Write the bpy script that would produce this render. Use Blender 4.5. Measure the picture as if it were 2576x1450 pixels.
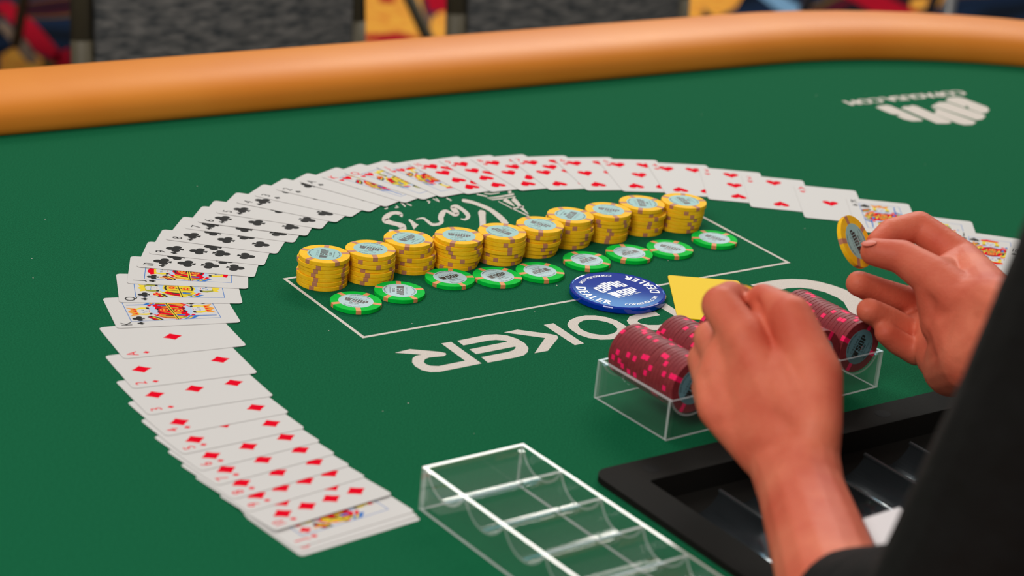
import bpy, bmesh, math, random
from mathutils import Vector, Matrix, geometry
from math import sin, cos, pi, radians, sqrt, atan2
for o in list(bpy.data.objects): bpy.data.objects.remove(o, do_unlink=True)
SC = bpy.context.scene
COL = SC.collection
TZ = 0.76                       # height of the felt above the floor
MM = 0.001
# ---------------------------------------------------------------- camera
F_PX, H_CAM, PITCH, ROLL = 5535.17, 0.62862, radians(21.2972), radians(5.76946)
cam = bpy.data.cameras.new('camera'); cam_ob = bpy.data.objects.new('camera', cam); COL.objects.link(cam_ob)
cam.sensor_fit = 'HORIZONTAL'; cam.sensor_width = 36.0; cam.lens = F_PX/2576*36.0
_up = Vector((0, sin(PITCH), cos(PITCH))); _fw = Vector((0, cos(PITCH), -sin(PITCH))); _rt = Vector((1, 0, 0))
CAM_R = _rt*cos(ROLL) + _up*sin(ROLL); CAM_U = -_rt*sin(ROLL) + _up*cos(ROLL)
cam_ob.matrix_world = Matrix(((CAM_R.x, CAM_U.x, -_fw.x, 0), (CAM_R.y, CAM_U.y, -_fw.y, 0), (CAM_R.z, CAM_U.z, -_fw.z, TZ+H_CAM), (0, 0, 0, 1)))
cam.clip_start = 0.02; cam.clip_end = 60
cam.dof.use_dof = True; cam.dof.focus_distance = 1.69; cam.dof.aperture_fstop = 6.3
SC.camera = cam_ob
# ---------------------------------------------------------------- world and lights
W = bpy.data.worlds.new('world'); SC.world = W; W.use_nodes = True
W.node_tree.nodes['Background'].inputs[0].default_value = (1.0, 0.96, 0.92, 1)
W.node_tree.nodes['Background'].inputs[1].default_value = 0.27
def area(name, loc, target, sx, sy, power, col):
    l = bpy.data.lights.new(name, 'AREA'); l.shape = 'RECTANGLE'; l.size = sx; l.size_y = sy; l.energy = power; l.color = col
    o = bpy.data.objects.new(name, l); COL.objects.link(o); o.location = loc
    o.rotation_euler = (Vector(target)-Vector(loc)).to_track_quat('-Z', 'Y').to_euler()
    return o
area('ceiling_light', (-0.75, 2.30, TZ+1.9), (0.0, 1.7, TZ), 0.9, 0.9, 13, (1.0, 0.96, 0.90))
area('ceiling_light.001', (1.2, 3.6, TZ+2.1), (0.2, 2.0, TZ), 0.9, 0.9, 12, (1.0, 0.95, 0.88))
area('ceiling_light.002', (-0.8, -0.5, TZ+1.75), (0, 1.6, TZ), 1.0, 1.0, 40, (1.0, 0.96, 0.92))
area('ceiling_light.003', (0.4, 5.2, TZ+2.2), (0.3, 4.6, 0), 1.6, 1.0, 90, (1.0, 0.94, 0.86))
area('cyan_glare_light', (0.30, 7.6, TZ+2.665), (0.08, 1.6, TZ), 3.0, 0.62, 14, (0.35, 0.78, 1.0))  # unseen cyan light, added to lay a glare on the dealer button
SC.cycles.transparent_max_bounces = 48
V = SC.view_settings
V.view_transform = 'Standard'; V.look = 'None'; V.gamma = 1.0; V.use_curve_mapping = False; V.exposure = 0.0
# ---------------------------------------------------------------- helpers
def srgb(r, g, b):
    f = lambda c: (c/255/12.92) if c/255 <= 0.04045 else ((c/255+0.055)/1.055)**2.4
    return (f(r), f(g), f(b), 1)
class MB:
    def __init__(s): s.v = []; s.f = []; s.m = []
    def add(s, vs, fs, mi=0):
        b = len(s.v); s.v += [tuple(v) for v in vs]; s.f += [tuple(b+i for i in f) for f in fs]; s.m += [mi]*len(fs); return s
    def box(s, x0, y0, z0, x1, y1, z1, mi=0):
        return s.add([(x0,y0,z0),(x1,y0,z0),(x1,y1,z0),(x0,y1,z0),(x0,y0,z1),(x1,y0,z1),(x1,y1,z1),(x0,y1,z1)],
                     [(3,2,1,0),(4,5,6,7),(0,1,5,4),(1,2,6,5),(2,3,7,6),(3,0,4,7)], mi)
    def poly(s, loops, z=0, mi=0, sc=1):
        loops = [[Vector((p[0]*sc, p[1]*sc, z)) for p in l] for l in loops]
        tri = geometry.tessellate_polygon(loops)
        pts = [p for l in loops for p in l]
        fs = []
        for t in tri:
            a, b, c = (pts[i] for i in t)
            if (b-a).cross(c-a).z < 0: t = (t[0], t[2], t[1])
            fs.append(t)
        return s.add(pts, fs, mi)
    def slab(s, loops, z0, z1, mi=0, sc=1):
        base = len(s.v); s.poly(loops, z1, mi, sc)
        n0 = len(s.f)
        s.poly(loops, z0, mi, sc)
        for i in range(n0, len(s.f)): s.f[i] = tuple(reversed(s.f[i]))
        for l in loops:
            n = len(l); ar = sum(l[i][0]*l[(i+1)%n][1]-l[(i+1)%n][0]*l[i][1] for i in range(n))
            vs = [(p[0]*sc, p[1]*sc, z0) for p in l]+[(p[0]*sc, p[1]*sc, z1) for p in l]
            fl = (ar > 0) == (l is loops[0])
            s.add(vs, [((i, (i+1)%n, n+(i+1)%n, n+i) if fl else (n+i, n+(i+1)%n, (i+1)%n, i)) for i in range(n)], mi)
        return s
    def lathe(s, prof, n=48, mi=0, caps=True):
        vs = []; fs = []; m = len(prof)
        for i in range(n):
            a = 2*pi*i/n
            for r, z in prof: vs.append((r*cos(a), r*sin(a), z))
        for i in range(n):
            j = (i+1) % n
            for k in range(m-1): fs.append((i*m+k, j*m+k, j*m+k+1, i*m+k+1))
        if caps:
            fs.append(tuple(i*m+m-1 for i in range(n))); fs.append(tuple(reversed([i*m for i in range(n)])))
        return s.add(vs, fs, mi)
    def tube(s, p, q, r, n=10, mi=0, r2=None):
        p = Vector(p); q = Vector(q); d = (q-p).normalized(); a = d.orthogonal().normalized(); b = d.cross(a); r2 = r if r2 is None else r2
        vs = [p+(a*cos(2*pi*i/n)+b*sin(2*pi*i/n))*r for i in range(n)]+[q+(a*cos(2*pi*i/n)+b*sin(2*pi*i/n))*r2 for i in range(n)]
        return s.add(vs, [(i, (i+1)%n, n+(i+1)%n, n+i) for i in range(n)]+[tuple(reversed(range(n))), tuple(range(n, 2*n))], mi)
    def mesh(s, name, mats, smooth=False):
        me = bpy.data.meshes.new(name); me.from_pydata(s.v, [], s.f)
        for m in (mats if isinstance(mats, (list, tuple)) else [mats]): me.materials.append(m)
        me.polygons.foreach_set('material_index', s.m)
        if smooth: me.polygons.foreach_set('use_smooth', [True]*len(s.f))
        me.update(); return me
    def build(s, name, mats, parent=None, smooth=False):
        return link(name, s.mesh(name, mats, smooth), parent)
def link(name, me, parent=None, loc=None, rz=None):
    o = bpy.data.objects.new(name, me); COL.objects.link(o); o.parent = parent
    if loc is not None: o.location = loc
    if rz is not None: o.rotation_euler = (0, 0, rz)
    return o
def tag(o, label, cat=None, group=None, kind=None):
    o['label'] = label
    if cat: o['category'] = cat
    if group: o['group'] = group
    if kind: o['kind'] = kind
    return o
def bevel(o, w, seg=2):
    m = o.modifiers.new('bevel', 'BEVEL'); m.width = w; m.segments = seg; m.limit_method = 'ANGLE'; m.angle_limit = radians(40); return o
# ---------------------------------------------------------------- materials
def mat(name, col, rough=0.6, metal=0.0, spec=0.5, noise=None, bump=None, coat=0, sheen=0):
    m = bpy.data.materials.new(name); m.use_nodes = True; nt = m.node_tree; b = nt.nodes['Principled BSDF']
    b.inputs['Base Color'].default_value = col; b.inputs['Roughness'].default_value = rough; b.inputs['Metallic'].default_value = metal
    b.inputs['Specular IOR Level'].default_value = spec; b.inputs['Coat Weight'].default_value = coat; b.inputs['Sheen Weight'].default_value = sheen
    tc = nt.nodes.new('ShaderNodeTexCoord')
    if noise:                                   # (scale, second colour, detail)
        n = nt.nodes.new('ShaderNodeTexNoise'); n.inputs['Scale'].default_value = noise[0]; n.inputs['Detail'].default_value = noise[2]
        r = nt.nodes.new('ShaderNodeValToRGB'); r.color_ramp.elements[0].position = 0.35; r.color_ramp.elements[1].position = 0.68
        r.color_ramp.elements[0].color = col; r.color_ramp.elements[1].color = noise[1]
        nt.links.new(tc.outputs['Object'], n.inputs['Vector']); nt.links.new(n.outputs['Fac'], r.inputs['Fac']); nt.links.new(r.outputs['Color'], b.inputs['Base Color'])
    if bump:                                    # (scale, strength, distance)
        n = nt.nodes.new('ShaderNodeTexNoise'); n.inputs['Scale'].default_value = bump[0]; n.inputs['Detail'].default_value = 4
        bp = nt.nodes.new('ShaderNodeBump'); bp.inputs['Strength'].default_value = bump[1]; bp.inputs['Distance'].default_value = bump[2]
        nt.links.new(tc.outputs['Object'], n.inputs['Vector']); nt.links.new(n.outputs['Fac'], bp.inputs['Height']); nt.links.new(bp.outputs['Normal'], b.inputs['Normal'])
    return m
def acrylic(name, haze, tint, rough):
    m = bpy.data.materials.new(name); m.use_nodes = True; nt = m.node_tree; nt.nodes.clear()
    out = nt.nodes.new('ShaderNodeOutputMaterial'); mx = nt.nodes.new('ShaderNodeMixShader'); tr = nt.nodes.new('ShaderNodeBsdfTransparent')
    gl = nt.nodes.new('ShaderNodeBsdfGlossy'); lw = nt.nodes.new('ShaderNodeFresnel'); df = nt.nodes.new('ShaderNodeBsdfDiffuse'); mx2 = nt.nodes.new('ShaderNodeMixShader')
    tr.inputs[0].default_value = tint; gl.inputs['Color'].default_value = (1, 1, 1, 1); gl.inputs['Roughness'].default_value = rough
    lw.inputs['IOR'].default_value = 1.46; df.inputs[0].default_value = (0.9, 0.92, 0.92, 1); mx2.inputs[0].default_value = haze
    ge = nt.nodes.new('ShaderNodeNewGeometry'); inv = nt.nodes.new('ShaderNodeMath'); inv.operation = 'SUBTRACT'; inv.inputs[0].default_value = 1.0; mu = nt.nodes.new('ShaderNodeMath'); mu.operation = 'MULTIPLY'
    nt.links.new(ge.outputs['Backfacing'], inv.inputs[1]); nt.links.new(inv.outputs[0], mu.inputs[0]); nt.links.new(lw.outputs[0], mu.inputs[1])      # only the outer faces mirror
    nt.links.new(mu.outputs[0], mx.inputs[0]); nt.links.new(tr.outputs[0], mx2.inputs[1]); nt.links.new(df.outputs[0], mx2.inputs[2])
    nt.links.new(mx2.outputs[0], mx.inputs[1]); nt.links.new(gl.outputs[0], mx.inputs[2]); nt.links.new(mx.outputs[0], out.inputs[0])
    return m
M = {}
M['felt'] = mat('green_felt', srgb(10, 83, 52), 0.95, spec=0.05, noise=(900, srgb(22, 102, 67), 3), bump=(1600, 0.35, 0.0004))
M['print'] = mat('white_felt_print', srgb(216, 208, 200), 0.9, spec=0.1, noise=(1200, srgb(198, 190, 182), 2))
M['rail'] = mat('tan_vinyl', srgb(214, 125, 36), 0.46, spec=0.2, noise=(6, srgb(222, 136, 46), 3), bump=(700, 0.12, 0.0004))
M['wood'] = mat('dark_wood', srgb(60, 36, 22), 0.5, noise=(20, srgb(80, 50, 30), 4))
M['blackp'] = mat('black_plastic', srgb(26, 25, 23), 0.7, spec=0.05, bump=(900, 0.4, 0.0005))
M['tube'] = mat('glossy_black_tray', srgb(110, 118, 124), 0.16, metal=0.9)
M['card'] = mat('card_stock', srgb(203, 201, 199), 0.55, spec=0.15)
M['red'] = mat('red_ink', srgb(224, 0, 34), 0.8, spec=0.02)
M['black'] = mat('black_ink', srgb(30, 29, 28), 0.6, spec=0.08)
M['yel'] = mat('yellow_ink', srgb(226, 200, 40), 0.6, spec=0.08)
M['gold'] = mat('ochre_ink', srgb(226, 150, 40), 0.6, spec=0.08)
M['blue'] = mat('blue_ink', srgb(40, 110, 190), 0.6, spec=0.08)
M['sky'] = mat('pale_blue_ink', srgb(176, 196, 220), 0.6, spec=0.08)
M['olive'] = mat('olive_ink', srgb(150, 150, 40), 0.6, spec=0.08)
M['cyel'] = mat('yellow_clay', srgb(246, 188, 18), 0.62, spec=0.1, noise=(260, srgb(250, 198, 40), 3), bump=(1200, 0.25, 0.0002))
M['cyels'] = mat('mauve_clay', srgb(188, 124, 92), 0.62, spec=0.3)
M['cgrn'] = mat('green_clay', srgb(0, 186, 58), 0.7, spec=0.06, noise=(260, srgb(0, 196, 66), 3), bump=(1200, 0.25, 0.0002))
M['cgrns'] = mat('orange_clay', srgb(224, 146, 92), 0.62, spec=0.3)
M['cmar'] = mat('maroon_clay', srgb(124, 34, 42), 0.55, spec=0.3, noise=(260, srgb(136, 44, 50), 3))
M['cmars'] = mat('hot_pink_clay', srgb(255, 20, 100), 0.6, spec=0.3)
M['inlay'] = mat('pale_blue_inlay', srgb(152, 194, 192), 0.5, spec=0.15)
M['inlayg'] = mat('pale_grey_inlay', srgb(176, 204, 210), 0.5, spec=0.15)
M['inlayt'] = mat('teal_inlay', srgb(98, 140, 150), 0.4)
M['txt'] = mat('dark_print', srgb(26, 20, 18), 0.5)
M['txt2'] = mat('grey_print', srgb(96, 128, 138), 0.5)
M['button'] = mat('blue_acrylic', srgb(0, 46, 158), 0.03, spec=0.5)
M['white'] = mat('white_print', srgb(232, 232, 236), 0.35)
M['cut'] = mat('yellow_plastic', srgb(238, 200, 12), 0.55, spec=0.08)
M['acr'] = acrylic('clear_acrylic', 0.015, (0.985, 0.99, 0.987, 1), 0.05)
M['acre'] = acrylic('acrylic_lit_edge', 0.36, (0.9, 0.94, 0.93, 1), 0.15)  # cut edges: white haze puts the light piped through the acrylic into the colour
M['olivem'] = mat('olive_metal', srgb(86, 79, 60), 0.5)
M['ridge'] = mat('polished_ridge', srgb(196, 206, 212), 0.14, metal=0.95)
M['wall'] = mat('warm_grey_paint', srgb(120, 112, 104), 0.9, noise=(3, srgb(128, 120, 110), 2))
M['hole'] = mat('matte_black', srgb(8, 8, 8), 0.7, spec=0.1)
M['cred'] = mat('carpet_red', srgb(170, 14, 36), 0.98, spec=0.03, noise=(120, srgb(120, 14, 30), 3))
M['cgold'] = mat('carpet_gold', srgb(214, 158, 62), 0.98, spec=0.03, noise=(30, srgb(196, 120, 50), 3))
M['cblue'] = mat('carpet_blue', srgb(104, 140, 170), 0.98, spec=0.03)
M['cbrown'] = mat('carpet_brown', srgb(110, 92, 78), 0.98, spec=0.03)
M['steel'] = mat('silver_metal', srgb(150, 150, 150), 0.3, metal=0.9)
M['shirt'] = mat('black_cloth', srgb(14, 13, 13), 0.85, spec=0.2, bump=(22, 0.6, 0.012))
M['cuff'] = mat('white_cotton', srgb(226, 222, 224), 0.8, bump=(500, 0.2, 0.0005))
M['hair'] = mat('dark_brown_hair', srgb(40, 28, 20), 0.6, bump=(300, 0.6, 0.002))
M['nail'] = mat('fingernail', srgb(202, 100, 78), 0.45, spec=0.25)
def chair_fabric():
    m = mat('grey_weave', srgb(70, 74, 76), 0.9, spec=0.1); nt = m.node_tree; b = nt.nodes['Principled BSDF']
    tc = nt.nodes.new('ShaderNodeTexCoord'); mp = nt.nodes.new('ShaderNodeMapping'); mp.inputs['Scale'].default_value = (34, 34, 110)
    n = nt.nodes.new('ShaderNodeTexNoise'); n.inputs['Scale'].default_value = 1.4; n.inputs['Detail'].default_value = 5
    r = nt.nodes.new('ShaderNodeValToRGB'); r.color_ramp.elements[0].position = 0.33; r.color_ramp.elements[1].position = 0.7
    r.color_ramp.elements[0].color = srgb(62, 66, 68); r.color_ramp.elements[1].color = srgb(128, 126, 122)
    nt.links.new(tc.outputs['Object'], mp.inputs[0]); nt.links.new(mp.outputs[0], n.inputs['Vector']); nt.links.new(n.outputs['Fac'], r.inputs[0]); nt.links.new(r.outputs[0], b.inputs['Base Color'])
    return m
M['weave'] = chair_fabric()
def carpet():
    m = mat('casino_carpet', srgb(30, 40, 60), 0.98, spec=0.05); nt = m.node_tree; b = nt.nodes['Principled BSDF']
    tc = nt.nodes.new('ShaderNodeTexCoord'); n0 = nt.nodes.new('ShaderNodeTexNoise'); n0.inputs['Scale'].default_value = 1.6; n0.inputs['Detail'].default_value = 2
    mp = nt.nodes.new('ShaderNodeMapping'); mp.inputs['Rotation'].default_value = (0, 0, 0.9); mp.inputs['Location'].default_value = (0.35, 0.2, 0)
    w = nt.nodes.new('ShaderNodeTexWave'); w.inputs['Scale'].default_value = 0.62; w.inputs['Distortion'].default_value = 5.5; w.inputs['Detail'].default_value = 2.5; w.inputs['Detail Scale'].default_value = 1.6
    r = nt.nodes.new('ShaderNodeValToRGB'); cr = r.color_ramp; cr.interpolation = 'EASE'
    stops = [(0.0, (14, 22, 34)), (0.2, (22, 38, 62)), (0.36, (18, 30, 50)), (0.5, (30, 46, 76)), (0.62, (20, 28, 42)), (0.7, (120, 90, 40)), (0.78, (18, 26, 40)), (0.9, (96, 16, 32)), (0.97, (14, 20, 30))]
    while len(cr.elements) < len(stops): cr.elements.new(0.5)
    for e, (p, c) in zip(cr.elements, stops): e.position = p; e.color = srgb(*c)
    n = nt.nodes.new('ShaderNodeTexNoise'); n.inputs['Scale'].default_value = 240
    mixn = nt.nodes.new('ShaderNodeMixRGB'); mixn.blend_type = 'MULTIPLY'; mixn.inputs[0].default_value = 0.5
    nt.links.new(tc.outputs['Object'], mp.inputs[0]); nt.links.new(mp.outputs[0], w.inputs['Vector']); nt.links.new(w.outputs['Color'], r.inputs[0])
    nt.links.new(tc.outputs['Object'], n.inputs['Vector']); nt.links.new(r.outputs[0], mixn.inputs[1]); nt.links.new(n.outputs['Fac'], mixn.inputs[2]); nt.links.new(mixn.outputs[0], b.inputs['Base Color'])
    return m
M['carpet'] = carpet()
def skin():
    m = mat('skin', srgb(206, 122, 96), 0.56, spec=0.28); nt = m.node_tree; b = nt.nodes['Principled BSDF']
    tc = nt.nodes.new('ShaderNodeTexCoord'); n = nt.nodes.new('ShaderNodeTexNoise'); n.inputs['Scale'].default_value = 26; n.inputs['Detail'].default_value = 4
    r = nt.nodes.new('ShaderNodeValToRGB'); r.color_ramp.elements[0].position = 0.3; r.color_ramp.elements[1].position = 0.7
    r.color_ramp.elements[0].color = srgb(198, 88, 64); r.color_ramp.elements[1].color = srgb(220, 122, 92)
    n2 = nt.nodes.new('ShaderNodeTexNoise'); n2.inputs['Scale'].default_value = 420; n2.inputs['Detail'].default_value = 4
    bp = nt.nodes.new('ShaderNodeBump'); bp.inputs['Strength'].default_value = 0.4; bp.inputs['Distance'].default_value = 0.0008
    nt.links.new(tc.outputs['Object'], n.inputs['Vector']); nt.links.new(n.outputs['Fac'], r.inputs[0]); nt.links.new(r.outputs[0], b.inputs['Base Color'])
    nt.links.new(tc.outputs['Object'], n2.inputs['Vector']); nt.links.new(n2.outputs['Fac'], bp.inputs['Height']); nt.links.new(bp.outputs['Normal'], b.inputs['Normal'])
    b.inputs['Subsurface Weight'].default_value = 0.25; b.inputs['Subsurface Radius'].default_value = (0.9, 0.3, 0.18); b.inputs['Subsurface Scale'].default_value = 0.006
    return m
M['skin'] = skin()
CARDS=[
 ('10','spades',447.5,1780.6,75.6),
 ('J','spades',412.7,1813.2,84.0),
 ('Q','spades',376.4,1847.2,87.5),
 ('K','spades',326.0,1878.0,90.8),
 ('A','hearts',280.4,1901.4,91.8),
 ('2','hearts',232.9,1915.9,92.1),
 ('3','hearts',194.2,1925.8,93.5),
 ('4','hearts',150.0,1929.4,100.6),
 ('5','hearts',106.7,1927.9,105.6),
 ('6','hearts',68.8,1921.3,111.3),
 ('7','hearts',30.7,1912.2,116.5),
 ('8','hearts',-1.6,1902.8,123.4),
 ('9','hearts',-29.3,1890.8,125.6),
 ('10','hearts',-54.8,1877.4,130.4),
 ('J','hearts',-80.3,1861.7,134.3),
 ('Q','hearts',-105.3,1847.1,145.8),
 ('K','hearts',-123.0,1832.9,149.4),
 ('A','clubs',-140.4,1816.9,151.8),
 ('2','clubs',-158.1,1796.6,158.8),
 ('3','clubs',-174.0,1777.5,161.6),
 ('4','clubs',-186.9,1758.6,164.7),
 ('5','clubs',-201.5,1734.9,171.4),
 ('6','clubs',-213.8,1712.0,175.8),
 ('7','clubs',-221.5,1694.9,175.0),
 ('8','clubs',-231.7,1665.6,175.6),
 ('9','clubs',-240.3,1634.4,179.7),
 ('10','clubs',-245.1,1605.7,182.1),
 ('J','clubs',-249.2,1575.4,188.6),
 ('Q','clubs',-250.7,1540.8,194.0),
 ('K','clubs',-248.4,1497.1,202.0),
 ('A','diamonds',-238.7,1448.5,209.4),
 ('2','diamonds',-224.1,1401.4,210.7),
 ('3','diamonds',-208.1,1363.2,-146.7),
 ('4','diamonds',-194.1,1335.3,-143.2),
 ('5','diamonds',-180.5,1311.8,-141.5),
 ('6','diamonds',-167.8,1291.6,-138.8),
 ('7','diamonds',-156.0,1274.2,-137.5),
 ('8','diamonds',-144.6,1258.0,-136.0),
 ('9','diamonds',-133.1,1243.6,-135.6),
 ('10','diamonds',-114.2,1222.0,-135.5),
 ('J','diamonds',-98.9,1205.0,-136.4),
 ('Q','diamonds',-96.2,1200.0,-136.8),
 ('K','diamonds',-94.2,1196.9,-137.1),
]
FELT_LETTERS={"R":[[[-79.3,1461.0],[-69.2,1470.4],[-47.3,1470.9],[-43.1,1469.5],[-42.6,1466.9],[-44.0,1463.9],[-54.1,1458.8],[-57.1,1455.0],[-57.7,1449.7],[-56.0,1446.1],[-52.3,1444.0],[-46.7,1444.8],[-28.4,1459.3],[-47.5,1486.6],[-40.5,1491.6],[-16.4,1457.3],[-45.3,1434.8],[-51.5,1432.8],[-58.0,1434.6],[-63.2,1440.3],[-65.8,1446.6],[-66.2,1453.7],[-64.2,1459.3],[-60.0,1462.4]]],"E":[[[-36.3,1494.8],[-15.6,1511.7],[-8.2,1514.7],[0.1,1514.5],[7.7,1510.2],[13.8,1502.6],[16.5,1494.8],[16.3,1487.4],[13.7,1480.4],[8.1,1474.8],[-11.9,1460.0],[-17.2,1468.9],[1.3,1482.9],[5.3,1487.2],[7.1,1492.3],[6.8,1495.0],[-21.1,1473.5],[-26.5,1480.9],[0.7,1502.8],[-2.0,1504.4],[-7.8,1504.0],[-12.6,1501.7],[-31.2,1487.2]]],"K1":[[[-2.6,1519.9],[7.1,1527.9],[32.3,1525.8],[37.0,1524.4],[38.1,1521.2],[37.5,1517.4],[30.9,1493.2],[21.3,1486.1],[28.3,1517.1]]],"K2":[[[26.7,1542.7],[34.0,1548.0],[57.5,1514.0],[50.7,1509.0]]],"O":[[[44.6,1549.0],[46.2,1557.3],[51.2,1564.8],[58.0,1570.3],[65.8,1572.4],[74.4,1571.2],[82.0,1566.9],[89.2,1557.5],[91.3,1550.2],[89.4,1540.9],[85.2,1533.2],[77.6,1527.2],[70.0,1524.8],[60.8,1525.7],[53.2,1530.2],[48.1,1537.7],[45.2,1543.6]],[[52.6,1549.4],[53.9,1554.8],[56.8,1559.5],[61.5,1562.5],[67.5,1563.0],[74.3,1561.4],[79.4,1557.6],[82.8,1550.2],[82.3,1544.5],[79.3,1539.3],[74.2,1535.1],[69.2,1534.2],[63.3,1535.1],[58.2,1538.2],[54.4,1542.7]]],"P":[[[112.7,1592.9],[116.4,1586.5],[103.7,1577.3],[99.3,1572.7],[98.5,1568.4],[100.9,1565.2],[106.8,1563.8],[114.6,1565.9],[133.1,1580.6],[113.9,1606.8],[121.9,1612.6],[145.8,1574.9],[116.0,1556.1],[111.3,1554.4],[104.1,1553.6],[96.4,1556.1],[91.8,1561.6],[90.2,1568.0],[92.5,1577.7],[100.4,1585.6]]],"G":[[[192.6,1673.0],[205.2,1683.7],[218.5,1692.6],[228.6,1696.9],[240.0,1698.6],[251.0,1696.5],[261.7,1691.3],[270.7,1684.5],[277.8,1675.3],[282.8,1664.0],[283.7,1653.1],[281.2,1637.7],[277.0,1623.9],[268.3,1612.6],[258.9,1619.0],[266.6,1628.3],[269.3,1634.5],[267.4,1649.5],[266.9,1655.3],[262.6,1664.1],[253.3,1673.6],[243.3,1678.0],[233.7,1678.3],[223.0,1674.3],[217.5,1669.3],[208.2,1664.2],[200.9,1665.2]]],"copag0":[[[443.9,2296.7],[448.0,2305.9],[457.9,2313.5],[464.7,2311.9],[487.1,2284.3],[487.5,2274.7],[483.7,2263.4],[476.2,2257.8],[465.2,2269.9],[465.4,2279.7],[463.4,2280.5],[461.1,2274.5],[445.7,2290.5]]],"copag1":[[[430.5,2276.5],[435.2,2284.9],[444.3,2287.6],[478.9,2252.8],[478.7,2246.8],[473.3,2234.5],[466.5,2229.2],[431.2,2263.1],[423.6,2261.9],[424.8,2266.9]]],"copag2":[[[424.2,2256.7],[430.8,2260.5],[463.3,2225.8],[464.5,2219.8],[459.2,2210.7],[450.1,2206.7],[443.8,2209.8],[423.2,2237.8],[427.7,2251.3]]],"copag3":[[[399.1,2256.3],[403.3,2262.3],[408.2,2259.5],[437.1,2216.2],[437.0,2209.7],[431.2,2204.8],[420.6,2201.8],[389.2,2246.7],[393.6,2254.3]]],"copag4":[[[361.7,2240.1],[365.9,2246.0],[374.5,2253.0],[379.4,2250.8],[407.4,2210.2],[406.0,2206.0],[395.2,2201.1],[387.2,2204.7],[380.8,2214.1],[384.9,2220.0],[376.4,2219.9],[369.7,2227.9]]]}
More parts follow.
